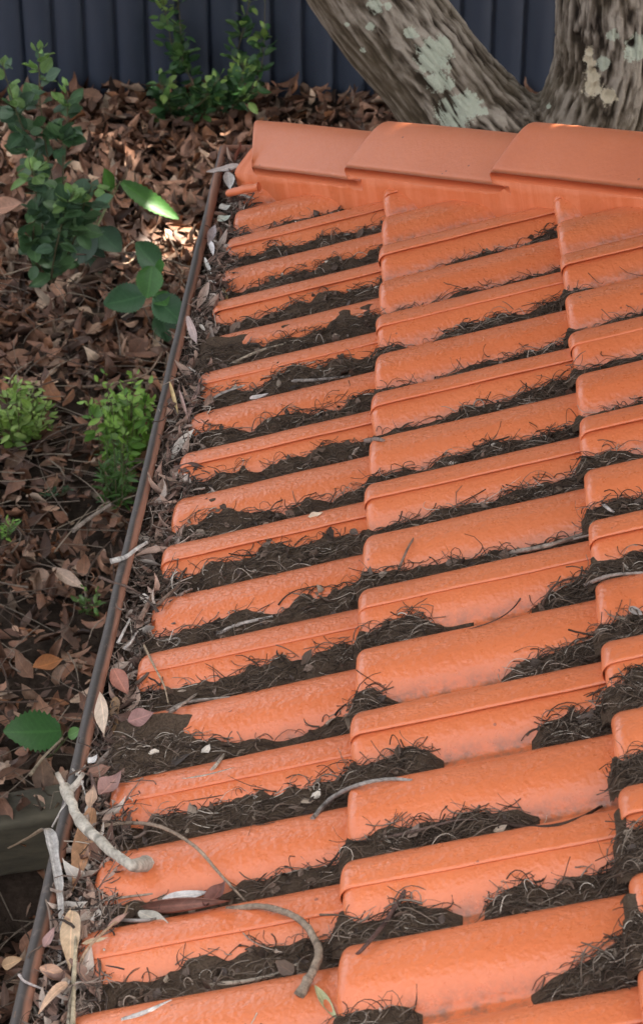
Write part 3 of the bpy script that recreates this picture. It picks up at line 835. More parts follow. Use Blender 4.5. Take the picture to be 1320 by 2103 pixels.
def gutter_litter():
    # bed of rotted litter
    ys = np.linspace(-2.9, LY-.01, 260); xs = np.linspace(LX+.007, -.265, 26)
    X, Y = np.meshgrid(xs, ys, indexing='ij')
    f = (X-xs[0])/(xs[-1]-xs[0])
    def bed(X, Y):
        f = (X-(LX+.007))/(-.265-LX-.007)
        z = LZ-.020+.014*fbm(np.stack([X*30, Y*16, 0*X], -1), 4, 21)+.018*f
        # bare dark gaps near the lip where the litter has sunk
        z = z-.035*np.clip(fbm(np.stack([X*9, Y*5, 0*X+3], -1), 2, 33)*2-.5, 0, 1)
        return z
    Z = bed(X, Y)
    o = kind(mobj("gutter_soil", np.stack([X, Y, Z], -1).reshape(-1, 3), grid_faces(26, 260), M_SOIL), 'stuff')
    o['label'] = "dark rotted bed of litter filling the gutter"
    n = 4600
    y = rng.uniform(-2.6, LY-.02, n); x = rng.uniform(LX+.004, -.285, n)
    ang = rng.normal(np.pi/2, .8, n); Ls = rng.gamma(3., .014, n)+.01; t = np.linspace(-.5, .5, 7)[None]
    a = ang[:, None]+rng.normal(0, .7, n)[:, None]*t*2
    dx = np.cumsum(np.cos(a), 1)/7*Ls[:, None]; dy = np.cumsum(np.sin(a), 1)/7*Ls[:, None]
    px = np.clip(x[:, None]+dx-dx.mean(1, keepdims=True), LX-.004, -.26); py = y[:, None]+dy-dy.mean(1, keepdims=True)
    pz = bed(px, py)+.003+rng.gamma(1.5, .005, n)[:, None]+t*rng.normal(0, .012, n)[:, None]
    V, F = tubes(np.stack([px, py, pz], -1), rng.uniform(.0006, .0014, n)*(1+1.2*(rng.random(n) < .14)), 4, .5)
    ci = rng.choice(5, n, p=[.30, .28, .22, .14, .06])
    cc = np.array([(.07, .052, .042), (.15, .11, .087), (.26, .195, .155), (.40, .32, .26), (.64, .57, .48)])[ci]*rng.uniform(.7, 1.25, (n, 1))
    o = kind(mobj("gutter_fibre", V, F, M_FIBRE, None, True, {'col': np.repeat(cc, 28, 0)}), 'stuff')
    o['label'] = "dry fibres and straw tangled in the gutter"
    n = 1150
    y = rng.uniform(-2.6, LY-.02, n); y[:110] = rng.uniform(-2.35, -1.3, 110); x = rng.uniform(LX+.01, -.30, n)
    a = rng.normal(np.pi/2, .9, n)+np.where(rng.random(n) < .5, 0, np.pi); tl = rng.normal(.1, .45, n)
    head = np.stack([np.cos(a)*np.cos(tl), np.sin(a)*np.cos(tl), np.sin(tl)], -1)
    up = norm(np.stack([rng.normal(0, .7, n), rng.normal(-.3, .7, n), np.ones(n)], -1))
    L = np.minimum(rng.gamma(3., .0125, n)+.008, .06); L[:40] = rng.uniform(.04, .065, 40); Wd = L*rng.uniform(.2, .48, n)
    pos = np.stack([x, y, bed(x, y)+.004+rng.uniform(0, .012, n)], -1)-head*L[:, None]*.5
    pos[:, 0] = np.clip(pos[:, 0], LX+.008, None)
    V, F, uv, lid = leaves(pos, head, up, L, Wd, 'lance', 6, 3, rng.normal(0, 1.2, n), rng.normal(.3, .8, n), .1, 8)
    V[:, 0] = np.maximum(V[:, 0], LX-.002)
    pal = np.array([(.30, .185, .14), (.19, .115, .09), (.44, .30, .23), (.52, .42, .35), (.14, .09, .07), (.68, .61, .53)])
    cc = pal[rng.choice(6, n, p=[.22, .12, .29, .18, .07, .12])]*rng.uniform(.75, 1.2, (n, 1))
    o = kind(mobj("leaf_fragments", V, F, M_DEADLEAF, None, True, {'col': cc[lid], 'luv': uv}), 'stuff')
    o['label'] = "small brown leaf scraps scattered through the gutter litter"
gutter_litter()

# ------------------------------------------------------------------ tree: forked trunk, limbs and the crown that shades the roof
def tree():
    TY = 2.3
    root = empty("tree", "forked grey tree with furrowed bark and pale lichen patches behind the roof", "tree", (.38, TY, 0))
    def C(px, py): return at_y(px, py, TY)
    fork = C(1150, 330); base = np.array([fork[0]+.02, TY, -.2])
    limbL = spline([fork+np.array([.03, 0, -.12]), C(985, 265), C(872, 130), C(772, 0), C(690, -120), C(560, -360)], 40)
    limbR = spline([fork+np.array([.0, 0, -.15]), C(1222, 260), C(1262, 140), C(1270, 0), C(1275, -200), C(1290, -420)], 40)
    trunk = spline([base, base+np.array([0, 0, .35]), fork+np.array([0, 0, -.05])], 20)
    rL = np.interp(np.linspace(0, 1, 40), [0, .3, 1], [.19, .172, .15]); rR = np.interp(np.linspace(0, 1, 40), [0, .3, .45, 1], [.20, .185, .18, .165])
    rT = np.linspace(.40, .27, 20)
    bm = bmesh.new()
    for P, R in ((limbL, rL), (limbR, rR), (trunk, rT)):
        V, F = tube(P, R, 28)
        vs = [bm.verts.new(v) for v in V]
        for f in F: bm.faces.new([vs[i] for i in f])
    me = bpy.data.meshes.new("trunk_raw"); bm.to_mesh(me); bm.free()
    o = bpy.data.objects.new("trunk_raw", me); COL.objects.link(o)
    m1 = o.modifiers.new("r", 'REMESH'); m1.mode = 'VOXEL'; m1.voxel_size = .0125
    m2 = o.modifiers.new("s", 'SMOOTH'); m2.factor = .5; m2.iterations = 13
    m3 = o.modifiers.new("d", 'SUBSURF'); m3.levels = 2; m3.render_levels = 2
    dg = bpy.context.evaluated_depsgraph_get(); ev = o.evaluated_get(dg); me2 = bpy.data.meshes.new_from_object(ev)
    bpy.data.objects.remove(o)
    nv = len(me2.vertices); V = np.empty(nv*3, np.float32); me2.vertices.foreach_get("co", V); V = V.reshape(-1, 3).astype(float)
    N = np.empty(nv*3, np.float32); me2.vertex_normals.foreach_get("vector", N); N = N.reshape(-1, 3).astype(float)
    # nearest limb axis -> grain direction
    best = np.full(nv, 9.); T = np.zeros((nv, 3)); wsum = np.zeros(nv)
    lat = np.zeros(nv); dL = None; n1 = np.zeros(nv); plates = np.zeros(nv); fine = np.zeros(nv)
    for P, R in ((limbL, rL), (limbR, rR), (trunk, rT)):
        Tn = norm(np.gradient(P, axis=0))
        d = np.full(nv, 9.); ii = np.zeros(nv, int)
        for i in range(len(P)):
            q = np.linalg.norm(V-P[i], axis=1)/R[i]; b = q < d; d[b] = q[b]; ii[b] = i
        w = 1/np.maximum(d-.6, .05)**4; wsum += w
        # grain coordinates that run along this limb: arc length and the two directions across it
        Tl = Tn[ii]; rel = V-P[ii]; arc = np.concatenate([[0], np.cumsum(np.linalg.norm(np.diff(P, axis=0), axis=1))])
        E1 = norm(np.cross(Tl, np.array([0, 1., 0]))); E2 = np.cross(Tl, E1)
        al = arc[ii]+np.einsum('ij,ij->i', rel, Tl); a1 = np.einsum('ij,ij->i', rel, E1); a2 = np.einsum('ij,ij->i', rel, E2)
        warp = .009*fbm(V*9, 2, 3)+.008*fbm(np.stack([a1*7, a2*7, al*14], -1), 2, 6)
        q = np.stack([(a1+warp)/.0120, (a2+warp)/.0120, al/.075], -1)
        n1 += w*(vnoise(q, 11)+.4*vnoise(q*np.array([2.0, 2.0, 2.6])+3.3, 12))
        fine += w*(1-np.abs(vnoise(np.stack([(a1+warp)/.0075, (a2+warp)/.0075, al/.055], -1), 15))*2.2)
        plates += w*(.5+.5*fbm(np.stack([a1/.02, a2/.02, al/.04], -1), 3, 5))
        if P is limbL:
            dL = d; side = norm(np.cross(Tn[ii], np.array([0, 1., 0]))); lat = np.einsum('ij,ij->i', V-P[ii], side)/R[ii]
    n1 /= wsum; plates /= wsum; fine = np.clip(fine/wsum, 0, 1)
    ridge = np.clip(.76+.8*n1-.42*fine*(1-.4*plates), 0, 1)
    bark = np.clip(ridge*.85+(plates-.5)*.45, 0, 1)
    leftlimb = np.clip((1.5-dL)/.3, 0, 1)
    sgn = np.sign((limbL[5]-limbL[5]) @ np.ones(3)+1)
    # the lower left flank of the leaning limb is worn smoother
    flank = -lat if norm(np.cross(np.gradient(limbL, axis=0)[10], np.array([0, 1., 0])))[0] > 0 else lat
    smooth = leftlimb*np.clip((flank-.02)/.6, 0, 1)
    amp = .015*(1-.75*smooth)
    V2 = V+N*(amp*(bark-.75))[:, None]+N*(.012*fbm(V*4, 2, 8))[:, None]
    def spots(lst):
        out = np.zeros(nv)
        for px, py, rp in lst:
            d = ray(px, py); d = d/np.linalg.norm(d); rel = V2-CAM; tt = rel @ d; off = np.linalg.norm(rel-tt[:, None]*d, axis=1)
            c = np.where((off < .012), tt, 99); i = np.argmin(c)
            if c[i] > 98: continue
            rr = rp/4548*tt[i]
            dist = np.linalg.norm((V2-V2[i])*1., axis=1)/rr
            out = np.maximum(out, np.clip(1.15-dist*.6, 0, 1))
        return out
    lichen = spots([(897, 112, 34), (916, 98, 24), (905, 172, 22), (930, 178, 12), (938, 232, 34), (968, 222, 26), (772, 20, 15), (805, 14, 8), (846, 76, 13), (760, 62, 9),
                    (1255, 80, 12), (1310, 105, 26), (706, 56, 6), (740, 110, 6), (1240, 140, 15), (1118, 215, 6), (1000, 228, 9)])
    wood = spots([(1200, 108, 11), (1204, 135, 15), (1208, 165, 17), (1222, 185, 19), (1244, 205, 17)])
    hole = spots([(1208, 152, 9), (1178, 85, 12), (1305, 92, 12)])
    V2 = V2-N*(.02*np.clip(hole*1.6-.7, 0, 1))[:, None]-N*(.012*np.clip(wood*1.5-.7, 0, 1))[:, None]
    bark = bark*(1-np.clip(hole*1.8-.6, 0, 1))
    me2.vertices.foreach_set("co", (V2-np.array(root.location)).astype(np.float32).ravel())
    for nme, a in (("bark", bark), ("smooth", smooth), ("lichen", lichen), ("wood", wood)):
        at = me2.attributes.new(nme, 'FLOAT', 'POINT'); at.data.foreach_set("value", a.astype(np.float32))
    me2.polygons.foreach_set("use_smooth", np.ones(len(me2.polygons), bool)); me2.materials.clear(); me2.materials.append(M_BARK); me2.update()
    me2.name = "trunk"; add("trunk", me2, root)
    # limbs rising out of the frame into the crown
    off = np.array(root.location)
    def limb(pts, r0, r1):
        P = spline(pts, 30); V, F = tube(P, np.linspace(r0, r1, 30), 14, .15, 4); n = len(V)
        z = np.zeros(n); mobj("limb", V-off, F, M_BARK, root, True, {'bark': .3+.6*(.5+.5*fbm(V*np.array([25, 25, 6]), 2, 3)), 'smooth': z, 'lichen': z, 'wood': z})
    a, b = limbL[-2], limbR[-2]
    limb([a, a+np.array([-.35, -.2, .7]), a+np.array([-.9, -1.2, 1.7]), a+np.array([-1.3, -2.6, 2.4])], .15, .04)
    limb([a+np.array([-.1, 0, .3]), a+np.array([-.9, .6, 1.2]), a+np.array([-2.0, 1.2, 2.0])], .12, .03)
    limb([b, b+np.array([.0, -.3, .9]), b+np.array([.3, -1.8, 2.2]), b+np.array([.2, -3.6, 2.9])], .16, .04)
    limb([b+np.array([0, 0, .3]), b+np.array([.9, .5, 1.3]), b+np.array([2.1, .9, 2.2])], .13, .03)
    # crown: leaves gathered in clumps on twigs, thinner towards the rim
    nc = 3200
    cx = rng.normal(0, 1, (nc, 3)); cx = norm(cx)*rng.random((nc, 1))**.42
    cc = CROWN_C+cx*CROWN_R
    n = CROWN_N; ci = rng.integers(0, nc, n)
    pos = cc[ci]+rng.normal(0, .28, (n, 3))
    # unseen low foliage added past the fence to block sky reflected in the tiles
    m_ = 42000; sk = norm(rng.normal(0, 1, (m_, 3)))*rng.random((m_, 1))**.4
    pos = np.concatenate([pos, np.array([1.0, 7.2, 3.9])+sk*np.array([6.5, 1.6, 2.4])]); n = len(pos)
    # where the sun finds a way through to the ground and the roof
    for (pt, r) in SUNFLECKS:
        rel = pos-np.array(pt); tt = rel @ sun_dir; dd = np.linalg.norm(rel-tt[:, None]*sun_dir, axis=1)
        pos = pos[dd > r+.055]
    n = len(pos); a = rng.uniform(0, 6.28, n); tl = rng.normal(-.35, .5, n)
    head = np.stack([np.cos(a)*np.cos(tl), np.sin(a)*np.cos(tl), np.sin(tl)], -1)
    up = norm(np.stack([rng.normal(0, .5, n), rng.normal(0, .5, n), np.ones(n)], -1))
    L = rng.uniform(.10, .17, n)
    V, F, uv, lid = leaves(pos, head, up, L, L*.52, 'oval', 3, 2, rng.normal(0, .4, n), rng.normal(.2, .2, n))
    col = np.array([(.05, .095, .03), (.035, .07, .022), (.07, .12, .035)])[rng.integers(0, 3, n)]
    mobj("crown_and_sky_screen", V-off, F, M_GREEN, root, True, {'col': col[lid], 'luv': uv})
CROWN_C = np.array([1.5, 1.3, 5.2]); CROWN_R = np.array([4.7, 4.7, 1.0]); CROWN_N = 125000
SUNFLECKS = []
for (px, py, r) in ((330, 494, .09), (382, 484, .14), (412, 478, .08), (292, 503, .06), (250, 335, .03), (240, 512, .035), (180, 460, .03), (205, 400, .03), (130, 335, .02)):
    SUNFLECKS.append((at_z(px, py, .04), r))
for (px, py, r) in ((600, 264, .03), (880, 268, .045), (1115, 266, .04), (1230, 266, .04), (1225, 298, .02), (1312, 352, .025), (648, 548, .02)):
    SUNFLECKS.append((at_y(px, py, HIPC-(px-800)/1250.) if py < 400 else at_roof(px, py), r))
for (px, py, r) in ((1215, 150, .06),):
    SUNFLECKS.append((at_y(px, py, 2.15), r))
tree()

# ------------------------------------------------------------------ plants
def grow(name, label, cat, base, stems, leafL, shape, cols, tipcol=None, per=18, spread=.06, Wr=.6, group=None, seed=1, tilt=.5, stemr=.004, nu=6, serr=0., face=.35):
    """stems: list of (polyline world pts); leaves in pairs along each stem"""
    rr = np.random.default_rng(seed)
    root = empty(name, label, cat, tuple(base), group)
    off = np.array(base)
    Pst, pos, head, up, L, ct = [], [], [], [], [], []
    acc = Acc()
    for st in stems:
        P = spline(st, 24)
        V, F = tubes(P[None]-off, np.array([stemr]), 5, .35); acc.add(V, F[:, :4], col=np.tile((.10, .085, .045), (len(V), 1)))
        k = per
        ts = np.sort(rr.uniform(.12, 1, k)); ts[-1] = 1.
        for t in ts:
            i = t*23; p = P[int(min(i, 22))]+(P[int(min(i, 22))+1]-P[int(min(i, 22))])*(i-int(min(i, 22)))
            for s in (0, 1):
                a = rr.uniform(0, 6.28)
                e = rr.normal(.25, tilt)
                h = np.array([math.cos(a)*math.cos(e), math.sin(a)*math.cos(e), math.sin(e)])
                q = p+h*rr.uniform(.3, 1)*spread
                acc2 = np.stack([p, (p+q)/2+np.array([0, 0, .004]), q])
                V, F = tubes(acc2[None]-off, np.array([stemr*.4]), 3, .6); acc.add(V, F, col=np.tile((.09, .11, .04), (len(V), 1)))
                pos.append(q); head.append(h)
                u = np.array([rr.normal(0, .35), rr.normal(-face, .35), 1.]); up.append(u)
                sz = leafL*rr.uniform(.65, 1.15)*(1-.45*max(0, t-.75)/.25); L.append(sz)
                c = np.array(cols[rr.integers(0, len(cols))])*rr.uniform(.75, 1.2)
                if tipcol is not None and t > .8 and rr.random() < .7: c = np.array(tipcol)*rr.uniform(.7, 1.2)
                ct.append(c)
    acc.build("stem", M_STEM, root)
    pos, head, up, L, ct = map(np.array, (pos, head, up, L, ct)); n = len(pos)
    V, F, uv, lid = leaves(pos, head, norm(up), L, L*Wr*rr.uniform(.8, 1.15, n), shape, nu, 5, rr.normal(.3, .35, n), rr.normal(.25, .15, n), .04, seed, serr)
    mobj("foliage", V-off, F, M_GREEN, root, True, {'col': ct[lid], 'luv': uv})
    return root
G1 = [(.065, .135, .055), (.05, .105, .05), (.085, .165, .065), (.075, .14, .08)]
def stem_px(b, pts):
    return [np.array(b)]+[at_y(x, y, Y) for x, y, Y in pts]
b = at_z(105, 590, 0.)
grow("tall_shrub", "tall dull green shrub with rounded leaves standing left of the gutter", "shrub", b,
     [stem_px(b, [(90, 480, 2.95), (70, 330, 2.9), (35, 230, 2.9), (5, 130, 2.9)]),
      stem_px(b, [(120, 450, 3.0), (95, 300, 2.95), (82, 190, 2.95), (82, 100, 2.95)]),
      stem_px(b, [(130, 480, 2.9), (130, 330, 2.9), (138, 250, 2.9), (138, 178, 2.9)]),
      stem_px(b, [(70, 520, 2.85), (75, 400, 2.8), (60, 330, 2.75)]),
      stem_px(b, [(150, 500, 2.85), (170, 430, 2.8), (190, 380, 2.75)]),
      stem_px(b, [(110, 540, 2.8), (130, 450, 2.75), (150, 400, 2.7)])],
     .070, 'oval', G1, (.16, .28, .08), 31, .022, .78, seed=3)
b = at_y(330, 235, 4.8); b[2] = .02
grow("climbing_shrub", "sparse dark shrub whose two straggly shoots climb the navy fence", "shrub", b,
     [stem_px(b, [(360, 190, 4.85), (355, 110, 4.9), (345, 50, 4.9), (330, -30, 4.9)]),
      stem_px(b, [(395, 190, 4.8), (375, 120, 4.85), (370, 40, 4.9), (360, -40, 4.9)]),
      stem_px(b, [(430, 200, 4.75), (470, 150, 4.8), (500, 60, 4.9), (520, -40, 4.9)]),
      stem_px(b, [(460, 210, 4.7), (525, 170, 4.75), (540, 110, 4.85), (545, -20, 4.9)]),
      stem_px(b, [(420, 225, 4.65), (480, 210, 4.6), (520, 190, 4.6)]),
      stem_px(b, [(350, 225, 4.65), (340, 200, 4.6), (330, 170, 4.6)]),
      stem_px(b, [(400, 220, 4.6), (430, 190, 4.55), (450, 160, 4.6)]),
      stem_px(b, [(440, 225, 4.6), (490, 180, 4.6), (500, 130, 4.65)])],
     .060, 'oval', [(.045, .115, .035), (.032, .08, .028), (.085, .165, .045)], (.20, .31, .07), 29, .035, .68, seed=5)
# herbs on the ground
def herb(name, label, px, py, rad, h, n, leafL, cols, shape, seed, Wr=.42, per=7, tip=None):
    rr = np.random.default_rng(seed); b = at_z(px, py, .02); st = []
    for i in range(n):
        a = rr.uniform(0, 6.28); r = rad*math.sqrt(rr.random()); e = np.array([math.cos(a)*r, math.sin(a)*r, h*rr.uniform(.6, 1.1)*(1-.3*(r/rad)**2)])
        p0 = b+np.array([math.cos(a)*r*.6, math.sin(a)*r*.6, .01])
        st.append([b, p0, b+e*np.array([.75, .75, .55]), b+e])
    grow(name, label, "weed", b, st, leafL, shape, cols, tip, per, .012, Wr, None, seed, .5, .0022, 6)
BR = [(.15, .30, .045), (.11, .24, .04), (.20, .36, .06)]
herb("weed_clump", "bright green bushy weed clump hugging the middle of the gutter", 252, 935, .12, .26, 34, .046, BR, 'oval', 11, .5, 8, (.25, .42, .08))
herb("weed_clump", "yellowish green weed clump at the photo edge opposite the bushy clump", 38, 895, .11, .17, 26, .044, [(.20, .32, .06), (.15, .26, .05), (.26, .38, .09)], 'oval', 12, .5, 7, (.3, .44, .12))
herb("weed_sprig", "tiny pale green sprig alone among leaves below the bushy weeds", 180, 1258, .05, .06, 7, .026, [(.12, .22, .05), (.09, .18, .04)], 'oval', 13, .55, 3)
herb("weed_sprig", "small grassy green sprig cut by the photo edge", 5, 1105, .06, .08, 9, .035, BR, 'lance', 14, .3, 3)
herb("weed_sprig", "low dark green sprig by twigs below the yellowish weeds", 118, 1020, .04, .035, 5, .02, [(.05, .11, .05)], 'oval', 15, .55, 3)
herb("fern_tuft", "narrow feathery green tuft growing just below the bushy weed clump", 238, 1030, .055, .20, 14, .045, [(.06, .14, .025), (.045, .11, .02)], 'lance', 16, .22, 9)

# seedlings with a few big leaves, each leaf its own part
def big_leaf(root, p0, p1, w, colr, bend=.4, fold=.25, upv=(0, -.5, 1), serr=.12, shape='oval'):
    off = np.array(root.location); p0 = np.array(p0); h = np.array(p1)-p0; L = np.linalg.norm(h)
    V, F, uv, lid = leaves(p0[None], h[None], norm(np.array([upv], float)), np.array([L*1.04]), np.array([w]), shape, 25, 9, np.array([bend]), np.array([fold]), .03, int(abs(p0[0]*1e4)) % 999, serr)
    mobj("leaf", V-off, F, M_GREEN, root, True, {'col': np.tile(colr, (len(V), 1)), 'luv': uv})
def stems(root, polys, r=.003):
    off = np.array(root.location); A = Acc()
    for P in polys:
        V, F = tubes(spline(P, 14)[None]-off, np.array([r]), 6, .5); A.add(V, F, col=np.tile((.11, .13, .05), (len(V), 1)))
    A.build("stem", M_STEM, root)
DG, MG, LG = (.05, .125, .055), (.07, .19, .045), (.045, .13, .022)
b = at_z(318, 700, .0); Y = b[1]
sd = empty("seedling", "leafy seedling with broad veined leaves beside the upper gutter", "seedling", tuple(b))
top = at_y(310, 520, Y+.05)
L3 = [((300, 605), (218, 632), .125, DG, Y-.02), ((318, 610), (372, 665), .115, DG, Y-.05), ((312, 545), (305, 610), .10, MG, Y-.04),
      ((330, 555), (270, 500), .11, DG, Y+.04), ((330, 640), (345, 700), .09, (.03, .08, .03), Y-.03), ((318, 560), (345, 545), .07, MG, Y), ((322, 600), (342, 630), .07, MG, Y-.03)]
for a, c, w, cl, yy in L3: big_leaf(sd, at_y(*a, yy), at_y(*c, yy-.03), w, cl, upv=(.05, -.8, 1))
stems(sd, [[b, at_y(316, 620, Y), top]]+[[at_y(316, 610, Y), at_y(*a, yy)] for a, c, w, cl, yy in L3], .0035)
b = at_z(185, 560, .0); Y = b[1]
s2 = empty("seedling", "seedling spreading long serrated leaves at the sunlit patch of ground", "seedling", tuple(b))
L4 = [((248, 372), (358, 458), .085, LG, Y+.2), ((232, 392), (205, 345), .06, LG, Y+.2), ((200, 470), (245, 520), .11, (.045, .10, .055), Y+.05), ((185, 440), (140, 480), .10, DG, Y+.05),
      ((195, 475), (150, 545), .12, (.03, .07, .035), Y), ((190, 425), (240, 410), .07, DG, Y+.1), ((180, 500), (205, 560), .09, (.03, .075, .035), Y), ((175, 470), (150, 430), .08, DG, Y)]
for a, c, w, cl, yy in L4: big_leaf(s2, at_y(*a, yy), at_y(*c, yy-.03), w, cl, upv=(.1, -.7, 1))
stems(s2, [[b, at_y(190, 500, Y), at_y(205, 430, Y+.12), at_y(240, 380, Y+.2)]]+[[at_y(192, 480, Y), at_y(*a, yy)] for a, c, w, cl, yy in L4], .0035)
b = at_z(95, 1560, .0); Y = b[1]
s3 = empty("seedling", "lone seedling with one broad jagged green leaf near the lower gutter", "seedling", tuple(b))
big_leaf(s3, at_y(128, 1500, Y-.01), at_y(8, 1510, Y-.06), .115, (.04, .125, .03), .3, .15, (0, -.7, 1), .16)
big_leaf(s3, at_y(140, 1512, Y), at_y(168, 1500, Y), .035, (.10, .22, .05), .2, .2, (0, -.6, 1), .1)
stems(s3, [[b, at_y(125, 1530, Y), at_y(128, 1500, Y-.01)], [b, at_y(122, 1535, Y), at_y(140, 1512, Y)]], .003)

# ------------------------------------------------------------------ loose leaves and sticks lying on the roof and in the gutter
def deadleaf(label, p0, p1, wpx, colr, lift=.010, lift1=None, bend=.5, fold=.5, upv=(-.1, -.6, 1), name="dry_leaf", cat="leaf", z0=None, z1=None, shape='lance', wave=.10, group=None):
    a = at_roof(*p0, lift) if z0 is None else at_z(*p0, z0)
    b = at_roof(*p1, lift if lift1 is None else lift1) if z1 is None else at_z(*p1, z1)
    h = b-a; L = np.linalg.norm(h); dist = np.linalg.norm(a-CAM)
    V, F, uv, lid = leaves(a[None], h[None], norm(np.array([upv], float)), np.array([L*1.03]), np.array([wpx/FPX*dist]), shape, 16, 9, np.array([bend]), np.array([fold]), wave, len(label))
    # turn so that the chord, not the start tangent, runs from a to b
    Vc = V.reshape(16, 9, 3); tipv = Vc[-1, 4]-Vc[0, 4]
    q = Vector(tipv).rotation_difference(Vector(h)).to_matrix(); s = L/np.linalg.norm(tipv)
    V = (V-a)@np.array(q).T*s+a
    o = mobj(name, V, F, M_DEADLEAF, None, True, {'col': np.tile(colr, (len(V), 1)), 'luv': uv})
    setloc(o, tuple(a)); return tag(o, label, cat, group)
TAN, BROWN, MAUVE, PALE, GREY, RUST, CREAM = (.52, .30, .17), (.24, .125, .08), (.33, .185, .155), (.62, .46, .32), (.60, .54, .49), (.34, .12, .06), (.72, .62, .48)
deadleaf("large folded tan leaf under the thick pale branch in the gutter", (192, 1655), (150, 1828), 58, TAN, .012, .004, .35, .75)
deadleaf("cream leaf with pinched end hanging below the white bark strip", (150, 1868), (145, 1992), 46, (.66, .47, .30), .018, .010, -.3, .35)
deadleaf("pale beige leaf standing on edge by the gutter bead halfway down", (204, 1420), (214, 1512), 36, (.62, .48, .36), .03, .012, .3, .3, (-.6, -.6, .6))
deadleaf("brown leaf tucked behind the pale beige leaf in the gutter", (236, 1430), (235, 1508), 32, (.26, .15, .07), .012, .006, .3, .2, (-.6, -.6, .6))
deadleaf("reddish crumpled leaf just above the pale beige leaf", (232, 1372), (262, 1425), 40, (.40, .17, .12), .018, .01, .9, .5)
deadleaf("mauve leaf scrap against the buried tile nose", (262, 1482), (318, 1462), 40, (.30, .16, .14), .012, .012, .5, .3)
deadleaf("pinkish mauve leaf above the end of the thick branch", (205, 1632), (248, 1582), 46, (.38, .22, .19), .02, .02, .6, .5)
deadleaf("small tan leaf upright beside the thick branch's upper end", (186, 1660), (192, 1612), 28, (.50, .34, .24), .02, .03, .4, .5)
deadleaf("dark brown leaf lying flat between mauve leaf and branch", (180, 1590), (228, 1574), 30, (.26, .14, .10), .008, .008, .3, .3)
deadleaf("long curled brown leaf with a torn tip on the second lowest tile", (292, 1866), (464, 1850), 62, (.28, .13, .095), .010, .022, .5, 1.15, (0, -.9, .8), wave=.25)
deadleaf("upturned dark end of leaf beside the hooked stick", (420, 1862), (463, 1806), 40, (.22, .095, .075), .012, .012, .6, .6, (-.3, -.9, .5))
deadleaf("silvery white underside of a curled leaf on orange tile", (332, 1848), (432, 1832), 22, (.74, .70, .66), .012, .016, -.3, .2, (0, -.7, 1))
deadleaf("pale grey leaf stub left of the long curled brown leaf", (284, 1872), (345, 1895), 30, (.58, .54, .45), .008, .008, .3, .3)
deadleaf("tan leaf arching across the gutter at the lowest visible stretch", (82, 1985), (150, 2012), 34, (.50, .30, .20), .020, .014, .9, .5)
deadleaf("curved tan leaf strip below the arching tan leaf", (140, 2020), (80, 2082), 24, (.60, .40, .27), .016, .02, -.9, .4)
deadleaf("tan leaf half outside the gutter bead near the lower left corner", (5, 1985), (45, 1968), 30, (.42, .27, .15), .0, .0, .4, .4, z0=LZ-.16, z1=LZ-.14)
deadleaf("mauve leaf wedged along the inside of the bead low down", (90, 1945), (112, 1905), 22, (.33, .20, .18), .012, .02, .5, .4)
deadleaf("pale green and cream leaf beside the bottom end of the hooked stick", (645, 2022), (692, 2092), 30, (.52, .52, .30), .016, .008, .8, .8, (.5, -.8, .6))
deadleaf("grey pink leaf standing upright in the gutter by twiggy debris", (384, 648), (404, 706), 22, (.46, .35, .32), .035, .008, .3, .3, (-.5, -.8, .4))
deadleaf("silver grey leaf hanging over the gutter bead near the corner", (492, 338), (425, 352), 18, GREY, .0, .0, .5, .3, z0=LZ+.022, z1=LZ+.012)
deadleaf("pale grey leaf lying inside the gutter under the corner leaf", (468, 352), (474, 388), 24, (.60, .57, .53), .02, .01, .3, .3)
deadleaf("small light leaf under the tile corner in the gutter", (450, 428), (474, 420), 18, (.62, .62, .56), .01, .01, .4, .2)
deadleaf("small mint grey leaf just below the light leaf", (446, 452), (474, 440), 20, (.60, .66, .56), .012, .01, .6, .3)
deadleaf("curled rusty leaf sticking up on the gutter corner", (482, 330), (494, 292), 16, (.30, .13, .09), .0, .0, .5, .9, (-.8, -.5, .3), z0=LZ+.012, z1=LZ+.075)
deadleaf("narrow white leaf in the gutter below the mint leaf", (433, 495), (438, 525), 12, (.80, .76, .74), .02, .01, .3, .4)
deadleaf("grey mauve leaf hugging the bead above the white leaf", (440, 462), (428, 505), 20, (.40, .32, .31), .016, .016, .3, .5)
deadleaf("white bent leaf sliver beside dark hole in the gutter", (420, 528), (434, 562), 9, (.72, .68, .62), .012, .006, .5, .4)
deadleaf("pinkish tan leaf in the gutter under the dark hole", (428, 578), (404, 635), 22, (.50, .36, .29), .018, .008, .5, .6)
deadleaf("forked pink leaf in the gutter beside the eighth tile nose", (402, 810), (386, 856), 16, (.52, .35, .30), .02, .008, .4, .6)
deadleaf("pink rolled leaf stalk next to the forked pink leaf", (368, 800), (388, 866), 10, (.58, .40, .35), .028, .010, .2, .9)
deadleaf("yellow straw leaf against the bead above the pink leaves", (348, 782), (366, 850), 10, (.62, .45, .22), .024, .012, .4, .6)
deadleaf("yellow leaf loop at the third tile nose", (456, 588), (466, 612), 9, (.70, .52, .22), .012, .01, .8, .3)
deadleaf("white scrap of leaf on the bead side above the mauve leaves", (182, 1568), (200, 1550), 18, (.80, .77, .74), .006, .006, .7, .5)
deadleaf("small cream leaf bit resting on dark debris between right tiles", (632, 1062), (662, 1052), 16, (.66, .52, .38), .010, .012, .8, .5)
deadleaf("white papery scrap caught in debris at left of the fifth channel", (512, 818), (550, 808), 12, (.74, .68, .64), .008, .008, .4, .3)
deadleaf("cream leaf tip beside the dark loose end of gutter straw", (168, 1938), (222, 1925), 12, (.62, .47, .30), .012, .012, .3, .3)
deadleaf("twisted pinkish leaf joined to a thin bent stalk", (218, 1908), (266, 1872), 18, (.45, .28, .22), .014, .022, .4, .8)
